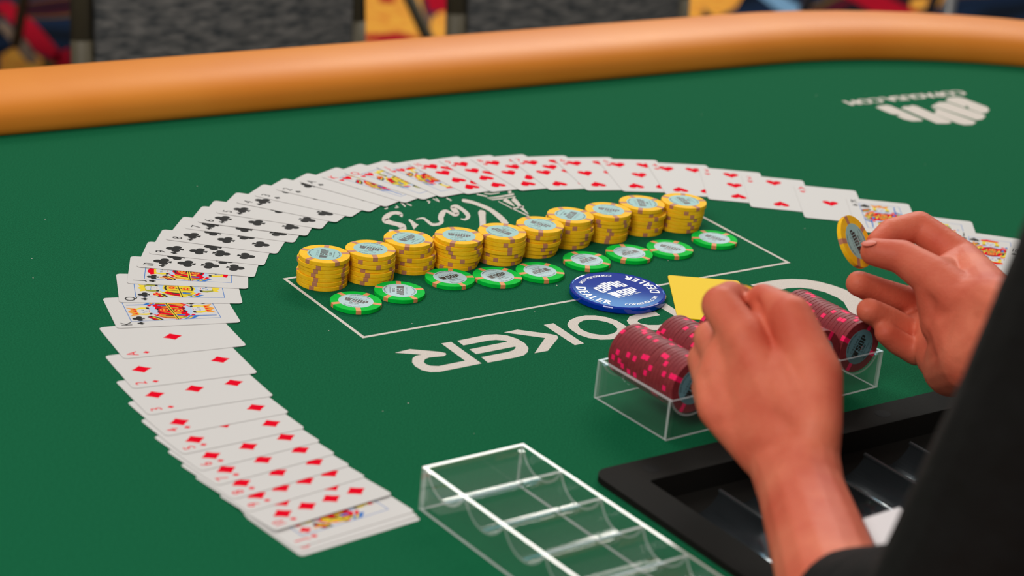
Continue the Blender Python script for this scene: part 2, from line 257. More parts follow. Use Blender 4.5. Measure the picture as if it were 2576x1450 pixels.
FELT_STROKES={"S":[[[-98.5,1750.2],[-98.4,1750.9],[-98.2,1752.3],[-98.1,1755.2],[-98.7,1759.4],[-99.6,1761.7],[-100.5,1762.8],[-101.4,1763.6],[-102.3,1764.1],[-103.2,1764.3],[-104.1,1764.3],[-105.1,1764.0],[-106.0,1763.6],[-106.9,1763.0],[-108.0,1762.3],[-109.0,1761.3],[-110.1,1759.9],[-111.1,1757.9],[-112.2,1755.5],[-113.2,1752.9],[-113.9,1750.2],[-114.4,1747.4],[-114.8,1743.7],[-114.4,1738.0],[-112.9,1733.1],[-111.2,1731.0],[-109.6,1730.2],[-108.0,1729.8],[-106.5,1729.3],[-105.1,1728.8],[-103.7,1728.3],[-102.3,1727.8],[-101.1,1727.1],[-99.9,1726.1],[-98.8,1724.9],[-97.9,1723.8],[-97.4,1722.8],[-97.3,1722.3],[-97.4,1722.3],[-97.6,1723.1],[-97.7,1724.0],[-97.8,1723.9],[-97.9,1723.0],[-98.1,1722.0],[-98.3,1721.3],[-98.6,1720.4],[-99.2,1719.3],[-100.0,1718.2],[-100.9,1717.4],[-101.7,1717.2],[-102.7,1717.3],[-103.7,1717.5],[-104.5,1717.7],[-105.0,1717.6],[-105.3,1717.5],[-105.7,1717.4],[-106.1,1717.5]],[[-101.9,1755.0],[-101.8,1755.9],[-101.7,1756.6],[-101.7,1756.0],[-101.3,1753.8],[-101.2,1753.5],[-101.5,1754.2],[-101.9,1755.0],[-102.5,1755.6],[-103.0,1756.0],[-103.7,1756.3],[-104.4,1756.2],[-105.1,1755.9],[-105.8,1755.1],[-106.5,1754.1],[-107.1,1752.8],[-107.6,1751.2],[-108.2,1749.0],[-108.7,1746.4],[-109.2,1743.8],[-109.4,1741.8],[-109.5,1740.6],[-109.4,1740.6],[-109.6,1743.0],[-110.2,1744.9],[-110.0,1744.2],[-109.0,1742.5],[-107.7,1740.7],[-106.4,1739.3],[-105.1,1738.4],[-103.8,1737.9],[-102.4,1737.5],[-101.0,1737.1],[-99.7,1736.7],[-98.4,1736.3],[-97.1,1735.8],[-95.8,1734.7],[-94.6,1732.9],[-93.6,1730.1],[-92.8,1726.3],[-92.5,1722.1],[-92.6,1718.3],[-93.0,1714.9],[-93.7,1711.6],[-94.8,1708.9],[-96.0,1707.2],[-97.3,1706.4],[-98.6,1706.1],[-99.8,1705.9],[-101.0,1705.7],[-102.3,1705.7],[-103.4,1705.8],[-104.4,1706.2],[-105.3,1707.0],[-106.1,1708.1],[-106.5,1709.1],[-106.8,1709.8]]],"i":[[[-92.6,1744.5],[-92.1,1743.3],[-91.4,1741.7],[-90.6,1739.8],[-90.0,1738.0],[-89.5,1736.2],[-89.0,1734.2],[-88.4,1731.9],[-87.9,1729.8],[-87.3,1727.7],[-86.9,1725.9],[-86.5,1724.4],[-86.3,1723.3]],[[-92.0,1748.2],[-91.4,1747.5],[-90.6,1746.6],[-89.6,1745.4],[-88.6,1744.0],[-87.7,1742.4],[-86.8,1740.8],[-86.1,1739.3],[-85.5,1738.4],[-84.9,1737.8],[-84.3,1737.4],[-83.7,1737.0],[-83.3,1736.7]]],"ar":[[[-86.1,1748.3],[-85.1,1749.0],[-83.6,1750.2],[-82.0,1751.0],[-80.8,1751.0],[-80.0,1750.1],[-79.2,1748.5],[-78.3,1746.4],[-77.2,1744.3],[-76.1,1742.3],[-75.0,1740.1],[-73.6,1737.9],[-72.0,1736.6],[-70.4,1736.6],[-68.7,1737.5],[-67.2,1738.8],[-65.9,1740.1],[-64.9,1741.6],[-64.0,1743.6],[-63.4,1746.2],[-63.1,1749.8],[-63.3,1754.0],[-63.7,1757.3],[-64.0,1759.2],[-63.9,1759.8],[-63.8,1760.8],[-63.6,1763.0],[-63.3,1765.3],[-63.1,1767.4],[-63.0,1769.5],[-62.9,1771.4],[-62.9,1773.0],[-62.7,1774.0],[-62.2,1774.1],[-61.4,1773.3],[-60.4,1771.9],[-59.3,1770.6],[-58.3,1769.4],[-57.3,1767.9],[-56.2,1766.6],[-55.0,1765.9],[-53.9,1766.2],[-52.8,1767.3],[-51.9,1768.9],[-51.2,1772.4],[-51.5,1777.2],[-52.1,1780.0],[-52.7,1782.1],[-53.4,1784.1],[-54.3,1786.1],[-55.4,1788.1],[-56.2,1789.6],[-56.6,1790.2],[-56.5,1788.8],[-56.7,1787.0],[-56.9,1786.8],[-56.8,1787.2],[-56.4,1787.7],[-55.8,1788.0],[-55.2,1788.0],[-54.5,1787.6],[-53.5,1786.6],[-52.3,1785.1],[-50.9,1783.2],[-49.7,1781.1],[-48.6,1779.0],[-47.6,1776.5],[-46.7,1774.2],[-46.0,1772.1],[-45.5,1770.4],[-45.2,1769.2],[-45.2,1769.0],[-45.1,1769.5],[-45.0,1768.7],[-45.1,1766.8],[-45.5,1764.6],[-45.9,1763.1],[-46.5,1762.4],[-47.5,1762.3],[-48.4,1762.6],[-49.1,1762.7]],[[-86.4,1750.3],[-85.5,1751.5],[-84.0,1753.4],[-82.4,1755.1],[-80.9,1755.9],[-79.5,1755.2],[-78.3,1753.5],[-77.2,1751.7],[-76.2,1750.1],[-75.0,1748.1],[-73.9,1745.9],[-72.9,1744.3],[-72.0,1743.4],[-70.8,1743.4],[-69.4,1744.0],[-68.1,1745.1],[-67.1,1746.3],[-66.6,1747.6],[-66.4,1748.8],[-66.5,1749.7],[-66.6,1750.1],[-66.8,1750.3],[-67.3,1751.8],[-68.1,1755.0],[-68.6,1759.7],[-68.6,1764.4],[-68.4,1768.4],[-67.9,1772.0],[-67.3,1775.0],[-66.6,1777.3],[-65.6,1779.2],[-64.5,1780.5],[-63.2,1781.0],[-62.0,1780.5],[-60.8,1779.4],[-59.7,1778.2],[-58.7,1777.2],[-57.7,1776.3],[-56.6,1775.4],[-55.7,1774.8],[-55.2,1774.7],[-54.7,1774.9],[-54.2,1775.3],[-53.9,1775.7],[-54.1,1774.5],[-54.1,1772.1],[-54.4,1772.2],[-55.0,1773.1],[-55.8,1774.5],[-56.5,1776.3],[-57.5,1778.5],[-58.5,1781.1],[-59.3,1784.0],[-59.8,1788.0],[-59.5,1792.0],[-58.8,1793.9],[-58.1,1794.8],[-57.4,1795.6],[-56.5,1796.4],[-55.3,1796.8],[-54.0,1796.4],[-52.7,1795.0],[-51.2,1793.1],[-49.7,1791.0],[-48.4,1788.8],[-47.1,1786.7],[-45.8,1784.3],[-44.6,1781.9],[-43.6,1779.6],[-42.8,1777.3],[-42.1,1774.7],[-41.6,1771.3],[-41.6,1767.1],[-42.2,1763.7],[-43.1,1761.4],[-44.1,1759.6],[-45.2,1758.5],[-46.4,1758.4],[-47.5,1758.9],[-48.5,1759.5],[-49.2,1759.9]]],"P1":[[[-51.0,1807.9],[-50.8,1807.4],[-50.6,1806.8],[-50.3,1806.0],[-49.4,1805.3],[-47.9,1804.8],[-46.0,1804.3],[-43.9,1803.7],[-41.8,1802.8],[-39.8,1801.5],[-37.7,1799.8],[-35.6,1797.9],[-33.6,1796.1],[-31.7,1794.3],[-29.9,1792.5],[-28.2,1790.5],[-26.6,1788.4],[-25.0,1785.8],[-23.5,1782.9],[-22.1,1779.9],[-20.6,1776.8],[-19.3,1773.9],[-18.1,1771.1],[-16.9,1768.3],[-15.9,1765.5],[-14.8,1762.2],[-13.7,1758.5],[-12.7,1755.0],[-12.0,1752.6]],[[-51.1,1811.6],[-50.9,1812.0],[-50.7,1812.7],[-50.2,1813.3],[-49.4,1813.5],[-47.9,1813.3],[-45.9,1812.7],[-43.7,1811.9],[-41.5,1810.9],[-39.4,1809.6],[-37.2,1808.1],[-35.0,1806.4],[-32.9,1804.8],[-31.0,1803.1],[-29.1,1801.4],[-27.2,1799.5],[-25.3,1797.4],[-23.5,1794.9],[-21.8,1792.3],[-20.1,1789.6],[-18.5,1787.0],[-17.0,1784.4],[-15.6,1781.8],[-14.2,1779.0],[-12.8,1776.0],[-11.4,1772.5],[-10.1,1768.7],[-9.0,1765.3],[-8.2,1763.1]]],"P2":[[[-33.9,1789.0],[-34.3,1788.2],[-34.8,1786.9],[-35.2,1784.7],[-35.4,1782.0],[-35.2,1779.2],[-34.9,1776.8],[-34.5,1774.4],[-34.2,1772.0],[-33.9,1769.4],[-33.6,1766.5],[-33.4,1763.4],[-33.1,1759.9],[-32.8,1755.4],[-32.5,1750.0],[-32.2,1745.1],[-32.0,1741.6]],[[-30.4,1788.0],[-30.1,1787.0],[-29.6,1785.7],[-29.2,1784.7],[-28.9,1783.8],[-28.8,1782.5],[-28.8,1780.5],[-28.8,1777.9],[-28.7,1775.0],[-28.5,1772.1],[-28.4,1769.2],[-28.2,1765.9],[-27.9,1762.3],[-27.7,1757.6],[-27.3,1752.2],[-27.0,1747.2],[-26.8,1743.8]]],"l1":[[[-114.8,1766.3],[-113.5,1766.7],[-112.1,1767.9],[-112.5,1771.4],[-113.3,1773.4]],[[-115.0,1768.8],[-113.7,1769.1],[-112.7,1769.7],[-113.1,1770.0],[-113.8,1771.6]]],"l2":[[[-106.3,1771.6],[-104.6,1772.5],[-103.0,1774.4],[-104.4,1777.4],[-106.0,1779.0]],[[-106.5,1774.4],[-104.9,1774.9],[-103.7,1775.2],[-104.6,1775.5],[-106.1,1777.0]]],"l3":[[[-102.9,1786.7],[-100.5,1781.7],[-98.1,1776.7]],[[-102.4,1789.3],[-99.9,1784.4],[-97.5,1779.5]]],"l4":[[[-97.7,1785.2],[-95.3,1783.0],[-92.9,1780.8]],[[-97.6,1787.3],[-95.2,1785.6],[-92.8,1783.9]]],"l5":[[[-80.8,1797.6],[-79.4,1796.5],[-78.5,1795.8],[-78.9,1795.7],[-79.5,1793.8]],[[-80.7,1800.1],[-79.2,1799.6],[-77.6,1797.7],[-78.1,1793.5],[-78.9,1791.8]]],"l6":[[[-76.2,1805.1],[-72.8,1801.3],[-69.6,1798.6],[-71.2,1804.7],[-73.7,1809.4]],[[-76.0,1807.1],[-72.6,1803.5],[-70.0,1801.0],[-71.6,1802.8],[-74.0,1807.5]]],"l7":[[[-64.8,1810.0],[-62.5,1807.2],[-60.2,1804.4]],[[-64.5,1812.7],[-62.2,1810.2],[-59.9,1807.8]]],"e1":[[[-39.1,1828.2],[-34.4,1826.5],[-29.7,1824.9]],[[-39.1,1831.5],[-34.3,1829.7],[-29.6,1827.9]]],"e2":[[[-32.8,1833.5],[-30.2,1832.8],[-26.7,1832.9],[-22.6,1835.9],[-19.3,1839.0]],[[-32.8,1835.8],[-30.3,1835.5],[-26.9,1835.8],[-22.8,1838.5],[-19.5,1841.2]]],"e3":[[[-11.4,1839.8],[-10.1,1841.1],[-8.8,1842.4]],[[-12.2,1847.1],[-10.9,1848.3],[-9.6,1849.6]]],"e4":[[[-29.5,1821.3],[-24.3,1824.1],[-17.7,1828.1],[-11.3,1833.3],[-6.4,1837.6]],[[-29.7,1823.1],[-24.5,1826.9],[-18.0,1832.1],[-11.7,1837.7],[-6.9,1842.3]]],"e5":[[[-27.4,1819.1],[-22.7,1821.3],[-16.5,1824.3],[-10.1,1828.5],[-5.0,1832.0]],[[-27.5,1820.6],[-22.8,1823.0],[-16.7,1826.5],[-10.3,1831.1],[-5.3,1835.0]]],"e6":[[[-25.4,1817.5],[-20.4,1820.6],[-15.4,1823.6]],[[-25.5,1818.8],[-20.5,1822.0],[-15.5,1825.3]]],"e7":[[[-19.6,1815.7],[-14.0,1808.8],[-6.6,1800.1],[1.6,1791.3],[8.1,1784.5]],[[-19.4,1817.4],[-13.7,1810.9],[-6.3,1802.5],[1.9,1793.9],[8.4,1787.2]]],"e8":[[[-15.5,1818.7],[-13.5,1816.6],[-10.9,1813.7],[-7.8,1810.1],[-5.3,1807.2]],[[-14.3,1828.2],[-12.3,1825.4],[-9.7,1821.1],[-7.0,1814.7],[-4.9,1809.4]]],"e9":[[[-8.5,1822.9],[-7.7,1821.3],[-6.6,1819.1],[-5.4,1816.5],[-4.3,1814.0],[-3.4,1811.7],[-2.4,1809.1],[-1.2,1806.2],[0.2,1803.2],[2.0,1799.8],[4.1,1796.1],[6.0,1792.8],[7.3,1790.6]],[[-6.3,1832.0],[-5.6,1830.2],[-4.5,1827.8],[-3.3,1824.8],[-2.2,1821.8],[-1.2,1818.6],[-0.3,1815.5],[0.6,1812.3],[1.7,1808.8],[3.2,1804.6],[4.9,1799.8],[6.6,1795.4],[7.8,1792.3]]],"e10":[[[-7.7,1799.3],[-5.2,1801.0],[-2.1,1803.3],[0.9,1805.6],[3.2,1807.5]],[[-7.9,1801.8],[-5.5,1804.0],[-2.4,1806.8],[0.6,1809.4],[2.9,1811.4]]]}
HAND_A={'fa0': (195.4, 1061.1, 46.7, 32), 'fa1': (191.0, 1116.0, 49.8, 29.5), 'fa2': (184.1, 1177.5, 56.1, 26.5), 'wu': (173.4, 1210.6, 58.4, 20), 'wr': (187.4, 1204.3, 69.7, 20), 'im': (146.1, 1272.7, 116.0, 14.5), 'mm': (136.8, 1272.6, 99.0, 14), 'rm': (131.8, 1264.2, 85.8, 13), 'pm': (133.7, 1249.2, 75.0, 12), 'ib': (177.1, 1214.6, 77.0, 16), 'mb': (170.7, 1215.8, 71.7, 16), 'rb': (165.7, 1218.8, 65.7, 15.5), 'pb': (161.8, 1221.8, 59.8, 14.5), 'ip': (131.5, 1291.3, 127.9, 12.5), 'id': (140.1, 1318.9, 124.2, 10), 'it': (148.5, 1333.4, 117.4, 9), 'mp': (130.1, 1316.1, 95.1, 11), 'md': (140.6, 1344.2, 84.5, 10), 'mt': (148.6, 1345.7, 74.8, 9), 'rp': (127.2, 1310.8, 81.6, 10.5), 'rd': (137.0, 1334.6, 68.2, 9.5), 'rt': (144.6, 1334.8, 60.4, 8.5), 'pp': (129.8, 1295.2, 69.1, 9.5), 'pd': (138.7, 1314.3, 57.4, 8.5), 'pt': (145.9, 1315.4, 52.0, 8), 'tc': (190.0, 1210.5, 85.7, 17), 'tm': (190.1, 1240.6, 107.9, 17), 'ti': (174.2, 1272.4, 131.5, 14.5), 'tt': (159.5, 1309.4, 127.5, 10.5), 'w1': (169.2, 1245.8, 99.3, 17), 'w2': (178.6, 1226.3, 90.4, 19), 'w3': (162.8, 1267.1, 107.0, 13), 'w4': (177.3, 1261.6, 112.2, 14), 'w5': (163.2, 1302.7, 110.3, 12), 'p1': (158.3, 1274.8, 85.4, 17), 'p2': (165.8, 1247.7, 71.1, 18), 'p3': (148.9, 1252.5, 69.7, 15), 'th': (186.2, 1274.0, 83.4, 16)}
HAND_B={'wa': (326.8, 1404.6, 101.9, 23), 'wb': (318.2, 1391.4, 68.1, 24), 'fe': (349.2, 1373.2, 104.0, 29), 'tc': (310.7, 1418.9, 97.4, 19), 'tm': (291.4, 1438.7, 106.8, 15.5), 'ti': (270.5, 1457.4, 113.3, 12.3), 'tt': (251.0, 1462.7, 113.1, 10), 'im': (320.9, 1491.2, 103.7, 13.5), 'ip': (289.5, 1514.9, 117.7, 11.5), 'id': (267.7, 1504.1, 114.9, 10), 'it': (257.5, 1491.3, 109.6, 8.8), 'mm': (319.5, 1503.5, 80.3, 13.5), 'mp': (290.1, 1502.3, 63.5, 11), 'md': (264.9, 1488.2, 74.1, 10.3), 'mt': (246.7, 1478.6, 82.4, 9.5), 'rm': (316.4, 1490.8, 61.6, 13), 'rp': (287.8, 1478.6, 49.4, 11), 'rd': (267.8, 1466.5, 62.4, 10), 'rt': (253.7, 1458.8, 70.1, 9.3), 'pm': (312.9, 1468.5, 45.4, 12), 'pp': (292.0, 1458.5, 41.8, 9.5), 'pd': (277.1, 1456.0, 49.2, 9), 'pt': (267.1, 1453.5, 56.6, 8.3), 'th': (306.7, 1428.7, 81.1, 23), 'th2': (314.4, 1410.6, 75.9, 24), 'hy': (312.0, 1426.0, 46.5, 21), 'hy2': (304.6, 1442.0, 46.5, 16), 'pc': (306.5, 1467.8, 57.4, 16), 'web': (305.2, 1468.3, 100.0, 13)}
CHIP_A=(150.2, 1338.1, 104.8)
CHIP_B=(239.3, 1479.8, 113.1)
CUFF=[(215.7, 1146.7, 59.6), (237.9, 1158.9, 63.6), (248.4, 1147.2, 61.0), (239.9, 1123.5, 55.3), (222.7, 1112.7, 55.2)]
NAIL=(246.0, 1458.6, 120.7)
HEM=(200.1, 1057.1, 44.6)
CREASE={'b1': (261.2, 1480.0, 130.2), 'b2': (261.4, 1474.9, 117.0), 'b3': (280.3, 1492.2, 133.9), 'b4': (276.4, 1485.9, 117.6), 'm1': (251.4, 1460.6, 94.1), 'm2': (253.1, 1454.5, 78.5), 'c1': (288.8, 1418.6, 96.6), 'c2': (292.2, 1414.4, 71.9), 'a1': (151.8, 1295.8, 131.0), 'a2': (170.3, 1270.6, 127.0), 'a3': (130.2, 1266.3, 110.5), 'a4': (145.8, 1232.9, 77.1), 'a5': (124.5, 1256.6, 91.1), 'a6': (134.6, 1234.6, 73.2), 'a7': (144.8, 1264.2, 121.5), 'a8': (142.6, 1263.0, 118.6)}
CARPET_MOTIF={"gold":[[[-0.481,5.626],[-0.329,5.692],[-0.298,5.445],[-0.271,5.294],[-0.274,5.096],[-0.334,5.135],[-0.376,5.063],[-0.418,5.011]],[[-0.268,5.355],[-0.236,5.471],[-0.209,5.128],[-0.26,5.108]],[[0.381,5.952],[0.568,6.032],[0.52,5.784],[0.46,5.652],[0.433,5.748],[0.414,5.571],[0.365,5.571]],[[1.031,6.088],[1.15,6.209],[1.1,6.024],[1.015,5.966]],[[-1.171,4.651],[-1.154,4.76],[-1.076,4.655],[-1.056,4.533],[-1.134,4.504]]],"red":[[[-0.319,5.696],[-0.242,5.729],[-0.228,5.433],[-0.277,5.412]],[[-0.435,5.646],[-0.37,5.674],[-0.373,5.464],[-0.408,5.458]],[[-0.425,5.125],[-0.329,5.186],[-0.277,5.139],[-0.33,5.088],[-0.423,5.067]],[[0.812,6.136],[0.918,6.182],[1.052,5.915],[1.011,5.854],[0.905,5.877]],[[-1.297,5.07],[-1.272,5.12],[-1.161,4.936],[-1.057,4.729],[-1.036,4.637],[-1.106,4.71],[-1.194,4.886]],[[-1.063,4.693],[-1.044,4.768],[-1.005,4.616],[-1.034,4.589]]],"blue":[[[0.568,6.032],[0.631,6.059],[0.734,5.785],[0.706,5.709],[0.638,5.789]]],"brown":[[[-1.245,4.902],[-1.232,4.926],[-1.138,4.766],[-1.077,4.621],[-1.101,4.612],[-1.171,4.753]]]}
# ---------------------------------------------------------------- floor
fl = MB().box(-7, -3, -0.02, 9, 16, 0)
for q, nm in enumerate(('gold', 'red', 'blue', 'brown')):
    for lp in CARPET_MOTIF[nm]: fl.poly([lp], 0.0004*(q+1), q+1)
tag(fl.build('floor', [M['carpet'], M['cgold'], M['cred'], M['cblue'], M['cbrown']]), 'casino carpet with red, gold and blue swirls', kind='structure')
tag(MB().box(-7, 15.9, 0, 9, 16.0, 4.2).build('wall_back', M['wall']), 'plain warm grey wall at the far end of the room', kind='structure')
# ---------------------------------------------------------------- poker table: frame with x along the straight rail, y away from the dealer
AX = radians(35.3)
EX = Vector((cos(AX), sin(AX), 0)); EY = Vector((-sin(AX), cos(AX), 0))
O = Vector((0.260, 2.370, 0))                        # where the far straight rail runs into the end curve (inner edge)
RAD = 0.56; LEN = 1.30
def stadium(off, n=29):                              # outline at distance off outside the inner rail edge, table frame coordinates
    pts = []
    r = RAD+off
    for i in range(n+1):
        a = pi/2-pi*i/n; pts.append((r*cos(a), -RAD+r*sin(a)))
    for i in range(n+1):
        a = -pi/2-pi*i/n; pts.append((-LEN+r*cos(a), -RAD+r*sin(a)))
    return pts                                        # clockwise
table = bpy.data.objects.new('poker_table', None); COL.objects.link(table)
table.location = (O.x, O.y, 0); table.rotation_euler = (0, 0, AX)
tag(table, 'large oval poker table with green felt and padded tan rail', 'table')
def to_table(p): d = Vector((p[0]*MM, p[1]*MM, 0))-O; return (d.dot(EX), d.dot(EY))
# dealer tray footprint in table frame
TR_ANG = radians(37.2)
TX = Vector((cos(TR_ANG), sin(TR_ANG), 0)); TY = Vector((sin(TR_ANG), -cos(TR_ANG), 0))      # TX along the tray, TY towards the dealer
T0 = Vector((0.0628, 1.2885, 0))                     # far left outer corner of the tray
TL, TD, BAND = 0.62, 0.235, 0.027
def tray_pt(u, v): return T0+TX*u+TY*v
hole = [tray_pt(u, v) for u, v in ((0.006, 0.006), (TL-0.006, 0.006), (TL-0.006, TD-0.006), (0.006, TD-0.006))]
hole_t = [((p-O).dot(EX), (p-O).dot(EY)) for p in hole]
felt = MB().slab([list(reversed(stadium(0.012))), hole_t], TZ-0.006, TZ).build('felt', M['felt'], table)
felt['label'] = 'green felt playing surface'
MB().slab([list(reversed(stadium(0.10))), hole_t], TZ-0.045, TZ-0.0065).build('table_top_board', M['wood'], table)
prof = []                                            # padded rail cross-section (outward, height)
HW, RH = 0.057, 0.0275
for i in range(29):
    a = radians(218-256*i/28)
    c, s_ = cos(a), sin(a)
    e = 0.8
    prof.append((HW-0.002+HW*math.copysign(abs(c)**e, c), (RH if s_ > 0 else 0.02)*math.copysign(abs(s_)**e, s_)))
rb = MB(); n = len(prof); base = stadium(0.0, 40); m = len(base)
vs = []
for k in range(m):
    p0 = Vector(base[(k-1) % m]); p1 = Vector(base[(k+1) % m]); t = (p1-p0).normalized(); nr = Vector((-t.y, t.x))
    for d, h in prof: vs.append((base[k][0]+nr.x*d, base[k][1]+nr.y*d, TZ+0.0095+h))
fs = []
for k in range(m):
    j = (k+1) % m
    for i in range(n-1): fs.append((k*n+i, j*n+i, j*n+i+1, k*n+i+1))
    fs.append((k*n+n-1, j*n+n-1, j*n, k*n))
rail = rb.add(vs, fs).build('rail', M['rail'], table, smooth=True); rail['label'] = 'padded tan vinyl arm rail'
for x in (-1.05, -0.25):
    lg = MB().box(x-0.06, -RAD-0.28, 0.03, x+0.06, -RAD+0.28, TZ-0.045).box(x-0.09, -RAD-0.36, 0, x+0.09, -RAD+0.36, 0.03).build('leg', M['wood'], table)
# printing on the felt
def felt_print(name, loops, lab=None):
    o = MB().slab([[to_table(p) for p in l] for l in loops], TZ, TZ+0.00006).build(name, M['print'], table)
    if lab: o['label'] = lab
    return o
rectA, rectB, rectC = (-175.6, 1583.3), (-104.6, 1483.6), (228.3, 1735.1)
rectD = (rectA[0]+rectC[0]-rectB[0], rectA[1]+rectC[1]-rectB[1])
def inset(q, d):
    c = Vector((sum(p[0] for p in q)/4, sum(p[1] for p in q)/4)); ex = (Vector(q[2])-Vector(q[1])).normalized(); ey = (Vector(q[0])-Vector(q[1])).normalized(); out = []
    for p in q:
        v = Vector(p)-c; a = ex*math.copysign(1, v.dot(ex))*d; b = ey*math.copysign(1, v.dot(ey))*d; out.append(tuple(Vector(p)-a-b))
    return out
RQ = [rectA, rectB, rectC, rectD]
felt_print('betting_line', [inset(RQ, -1.4), inset(RQ, 1.4)], 'thin white rectangle printed on the felt')
for k, loops in FELT_LETTERS.items():
    felt_print('logo_letter' if not k.startswith('copag') else 'sponsor_logo_letter', loops)
for k, (L, R) in FELT_STROKES.items():
    b = MB(); nL = len(L); pl = [to_table(p) for p in L]; pr = [to_table(p) for p in R]
    b.add([(p[0], p[1], TZ+0.00008) for p in pl]+[(p[0], p[1], TZ+0.00008) for p in pr], [(i, i+1, nL+i+1, nL+i) for i in range(nL-1)])
    b.build('script_logo_stroke', M['print'], table)
# ---------------------------------------------------------------- lettering
_gl = {}
def _txt(s):
    cu = bpy.data.curves.new('t', 'FONT'); cu.body = s; cu.size = 1; cu.resolution_u = 3; ob = bpy.data.objects.new('t', cu); COL.objects.link(ob)
    dg = bpy.context.evaluated_depsgraph_get(); me = ob.evaluated_get(dg).to_mesh()
    vs = [tuple(v.co) for v in me.vertices]; fs = [tuple(p.vertices) for p in me.polygons]
    ob.evaluated_get(dg).to_mesh_clear(); bpy.data.objects.remove(ob, do_unlink=True); bpy.data.curves.remove(cu)
    return vs, fs
def glyph(c):
    if c not in _gl:
        if c == ' ': _gl[c] = ([], [], 0.35); return _gl[c]
        v1, f1 = _txt(c); v2, _ = _txt(c+c)
        adv = max(v[0] for v in v2)-max(v[0] for v in v1)
        _gl[c] = (v1, f1, adv)
    return _gl[c]
CAP = None
def text_line(mb, s, cx, cy, h, z, mi=0, sx=1.0, rot=0, bold=0.0, track=0.0):
    """centred line of text with capital height h"""
    global CAP
    if CAP is None: CAP = max(v[1] for v in glyph('H')[0])
    k = h/CAP; wd = sum(glyph(c)[2]+track for c in s)*k*sx; x = -wd/2
    for c in s:
        v, f, adv = glyph(c)
        for kd, d in enumerate((0,) if not bold else (-bold, 0, bold)):
            pts = []
            for p in v:
                px = x+p[0]*k*sx+d; py = p[1]*k-h/2
                pts.append((cx+px*cos(rot)-py*sin(rot), cy+px*sin(rot)+py*cos(rot), z+kd*3e-6))
            if pts: mb.add(pts, f, mi)
        x += (adv+track)*k*sx
def text_arc(mb, s, r, mid, h, z, mi=0, inward=True, sx=1.0, bold=0.0, track=0.0):
    """text on a circle of radius r (to the letter centres), centred at angle mid; inward: letter tops point to the centre"""
    global CAP
    if CAP is None: CAP = max(v[1] for v in glyph('H')[0])
    k = h/CAP; tot = sum(glyph(c)[2]+track for c in s)*k*sx; a = -tot/2/r
    for c in s:
        v, f, adv = glyph(c); half = (adv+track)*k*sx/2/r; am = a+half
        ang = mid+am if inward else mid-am
        for kd, d in enumerate((0,) if not bold else (-bold, 0, bold)):
            pts = []
            for p in v:
                px = p[0]*k*sx-adv*k*sx/2+d; py = p[1]*k-h/2
                if inward: tx, ty, ux, uy = -sin(ang), cos(ang), -cos(ang), -sin(ang)
                else: tx, ty, ux, uy = sin(ang), -cos(ang), cos(ang), sin(ang)
                pts.append((r*cos(ang)+px*tx+py*ux, r*sin(ang)+px*ty+py*uy, z+kd*3e-6))
            if pts: mb.add(pts, f, mi)
        a += 2*half
def _r(x0, y0, x1, y1): return [(x0, y0), (x1, y0), (x1, y1), (x0, y1)]
BLOCK = {
 'O': (0.72, [_r(0,.08,.29,.92), _r(.43,.08,.72,.92), [(.08,0),(.64,0),(.72,.08),(.72,.15),(0,.15),(0,.08)], [(0,.85),(.72,.85),(.72,.92),(.64,1),(.08,1),(0,.92)]]),
 'P': (0.72, [_r(0,0,.29,1), _r(.43,.4,.72,.92), [(0,.85),(.72,.85),(.72,.92),(.64,1),(0,1)], _r(0,.36,.68,.5)]),
 'S': (0.72, [_r(0,.5,.29,.92), _r(.43,.08,.72,.56), [(0,.85),(.72,.85),(.72,.92),(.64,1),(.08,1),(0,.92)], _r(0,.44,.72,.58), [(.08,0),(.64,0),(.72,.08),(.72,.15),(0,.15),(0,.08)], _r(.43,.7,.72,.92), _r(0,.08,.29,.32)]),
 'C': (0.70, [_r(0,.08,.29,.92), [(0,.85),(.7,.85),(.7,.92),(.62,1),(.08,1),(0,.92)], [(.08,0),(.62,0),(.7,.08),(.7,.15),(0,.15),(0,.08)], _r(.43,.64,.7,.92), _r(.43,.08,.7,.36)]),
 'A': (0.72, [_r(0,0,.29,.92), _r(.43,0,.72,.92), [(0,.85),(.72,.85),(.72,.92),(.64,1),(.08,1),(0,.92)], _r(0,.3,.72,.42)]),
 'G': (0.72, [_r(0,.08,.29,.92), [(0,.85),(.72,.85),(.72,.92),(.64,1),(.08,1),(0,.92)], [(.08,0),(.64,0),(.72,.08),(.72,.15),(0,.15),(0,.08)], _r(.43,.66,.72,.92), _r(.43,.08,.72,.5), _r(.36,.4,.72,.5)]),
 'W': (1.06, [[(0,1),(.14,0),(.40,0),(.30,1)], [(.36,1),(.40,0),(.52,0),(.62,1)], [(.40,1),(.56,0),(.80,0),(.70,1)], [(.78,1),(.60,0),(.92,0),(1.06,1)]]),
}
def block(mb, s, cx, cy, h, z, mi=0, sx=1.0, gap=0.10, lift=None):
    wd = sum(BLOCK[c][0] for c in s)+gap*(len(s)-1); x = -wd/2
    for i, c in enumerate(s):
        w, ps = BLOCK[c]; dy = (lift[i] if lift else 0)*h
        for kp, p in enumerate(ps):
            mb.add([(cx+(x+q[0])*h*sx, cy+dy+(q[1]-0.5)*h, z+kp*3e-6) for q in p], [tuple(range(len(p)))], mi)
        x += w+gap
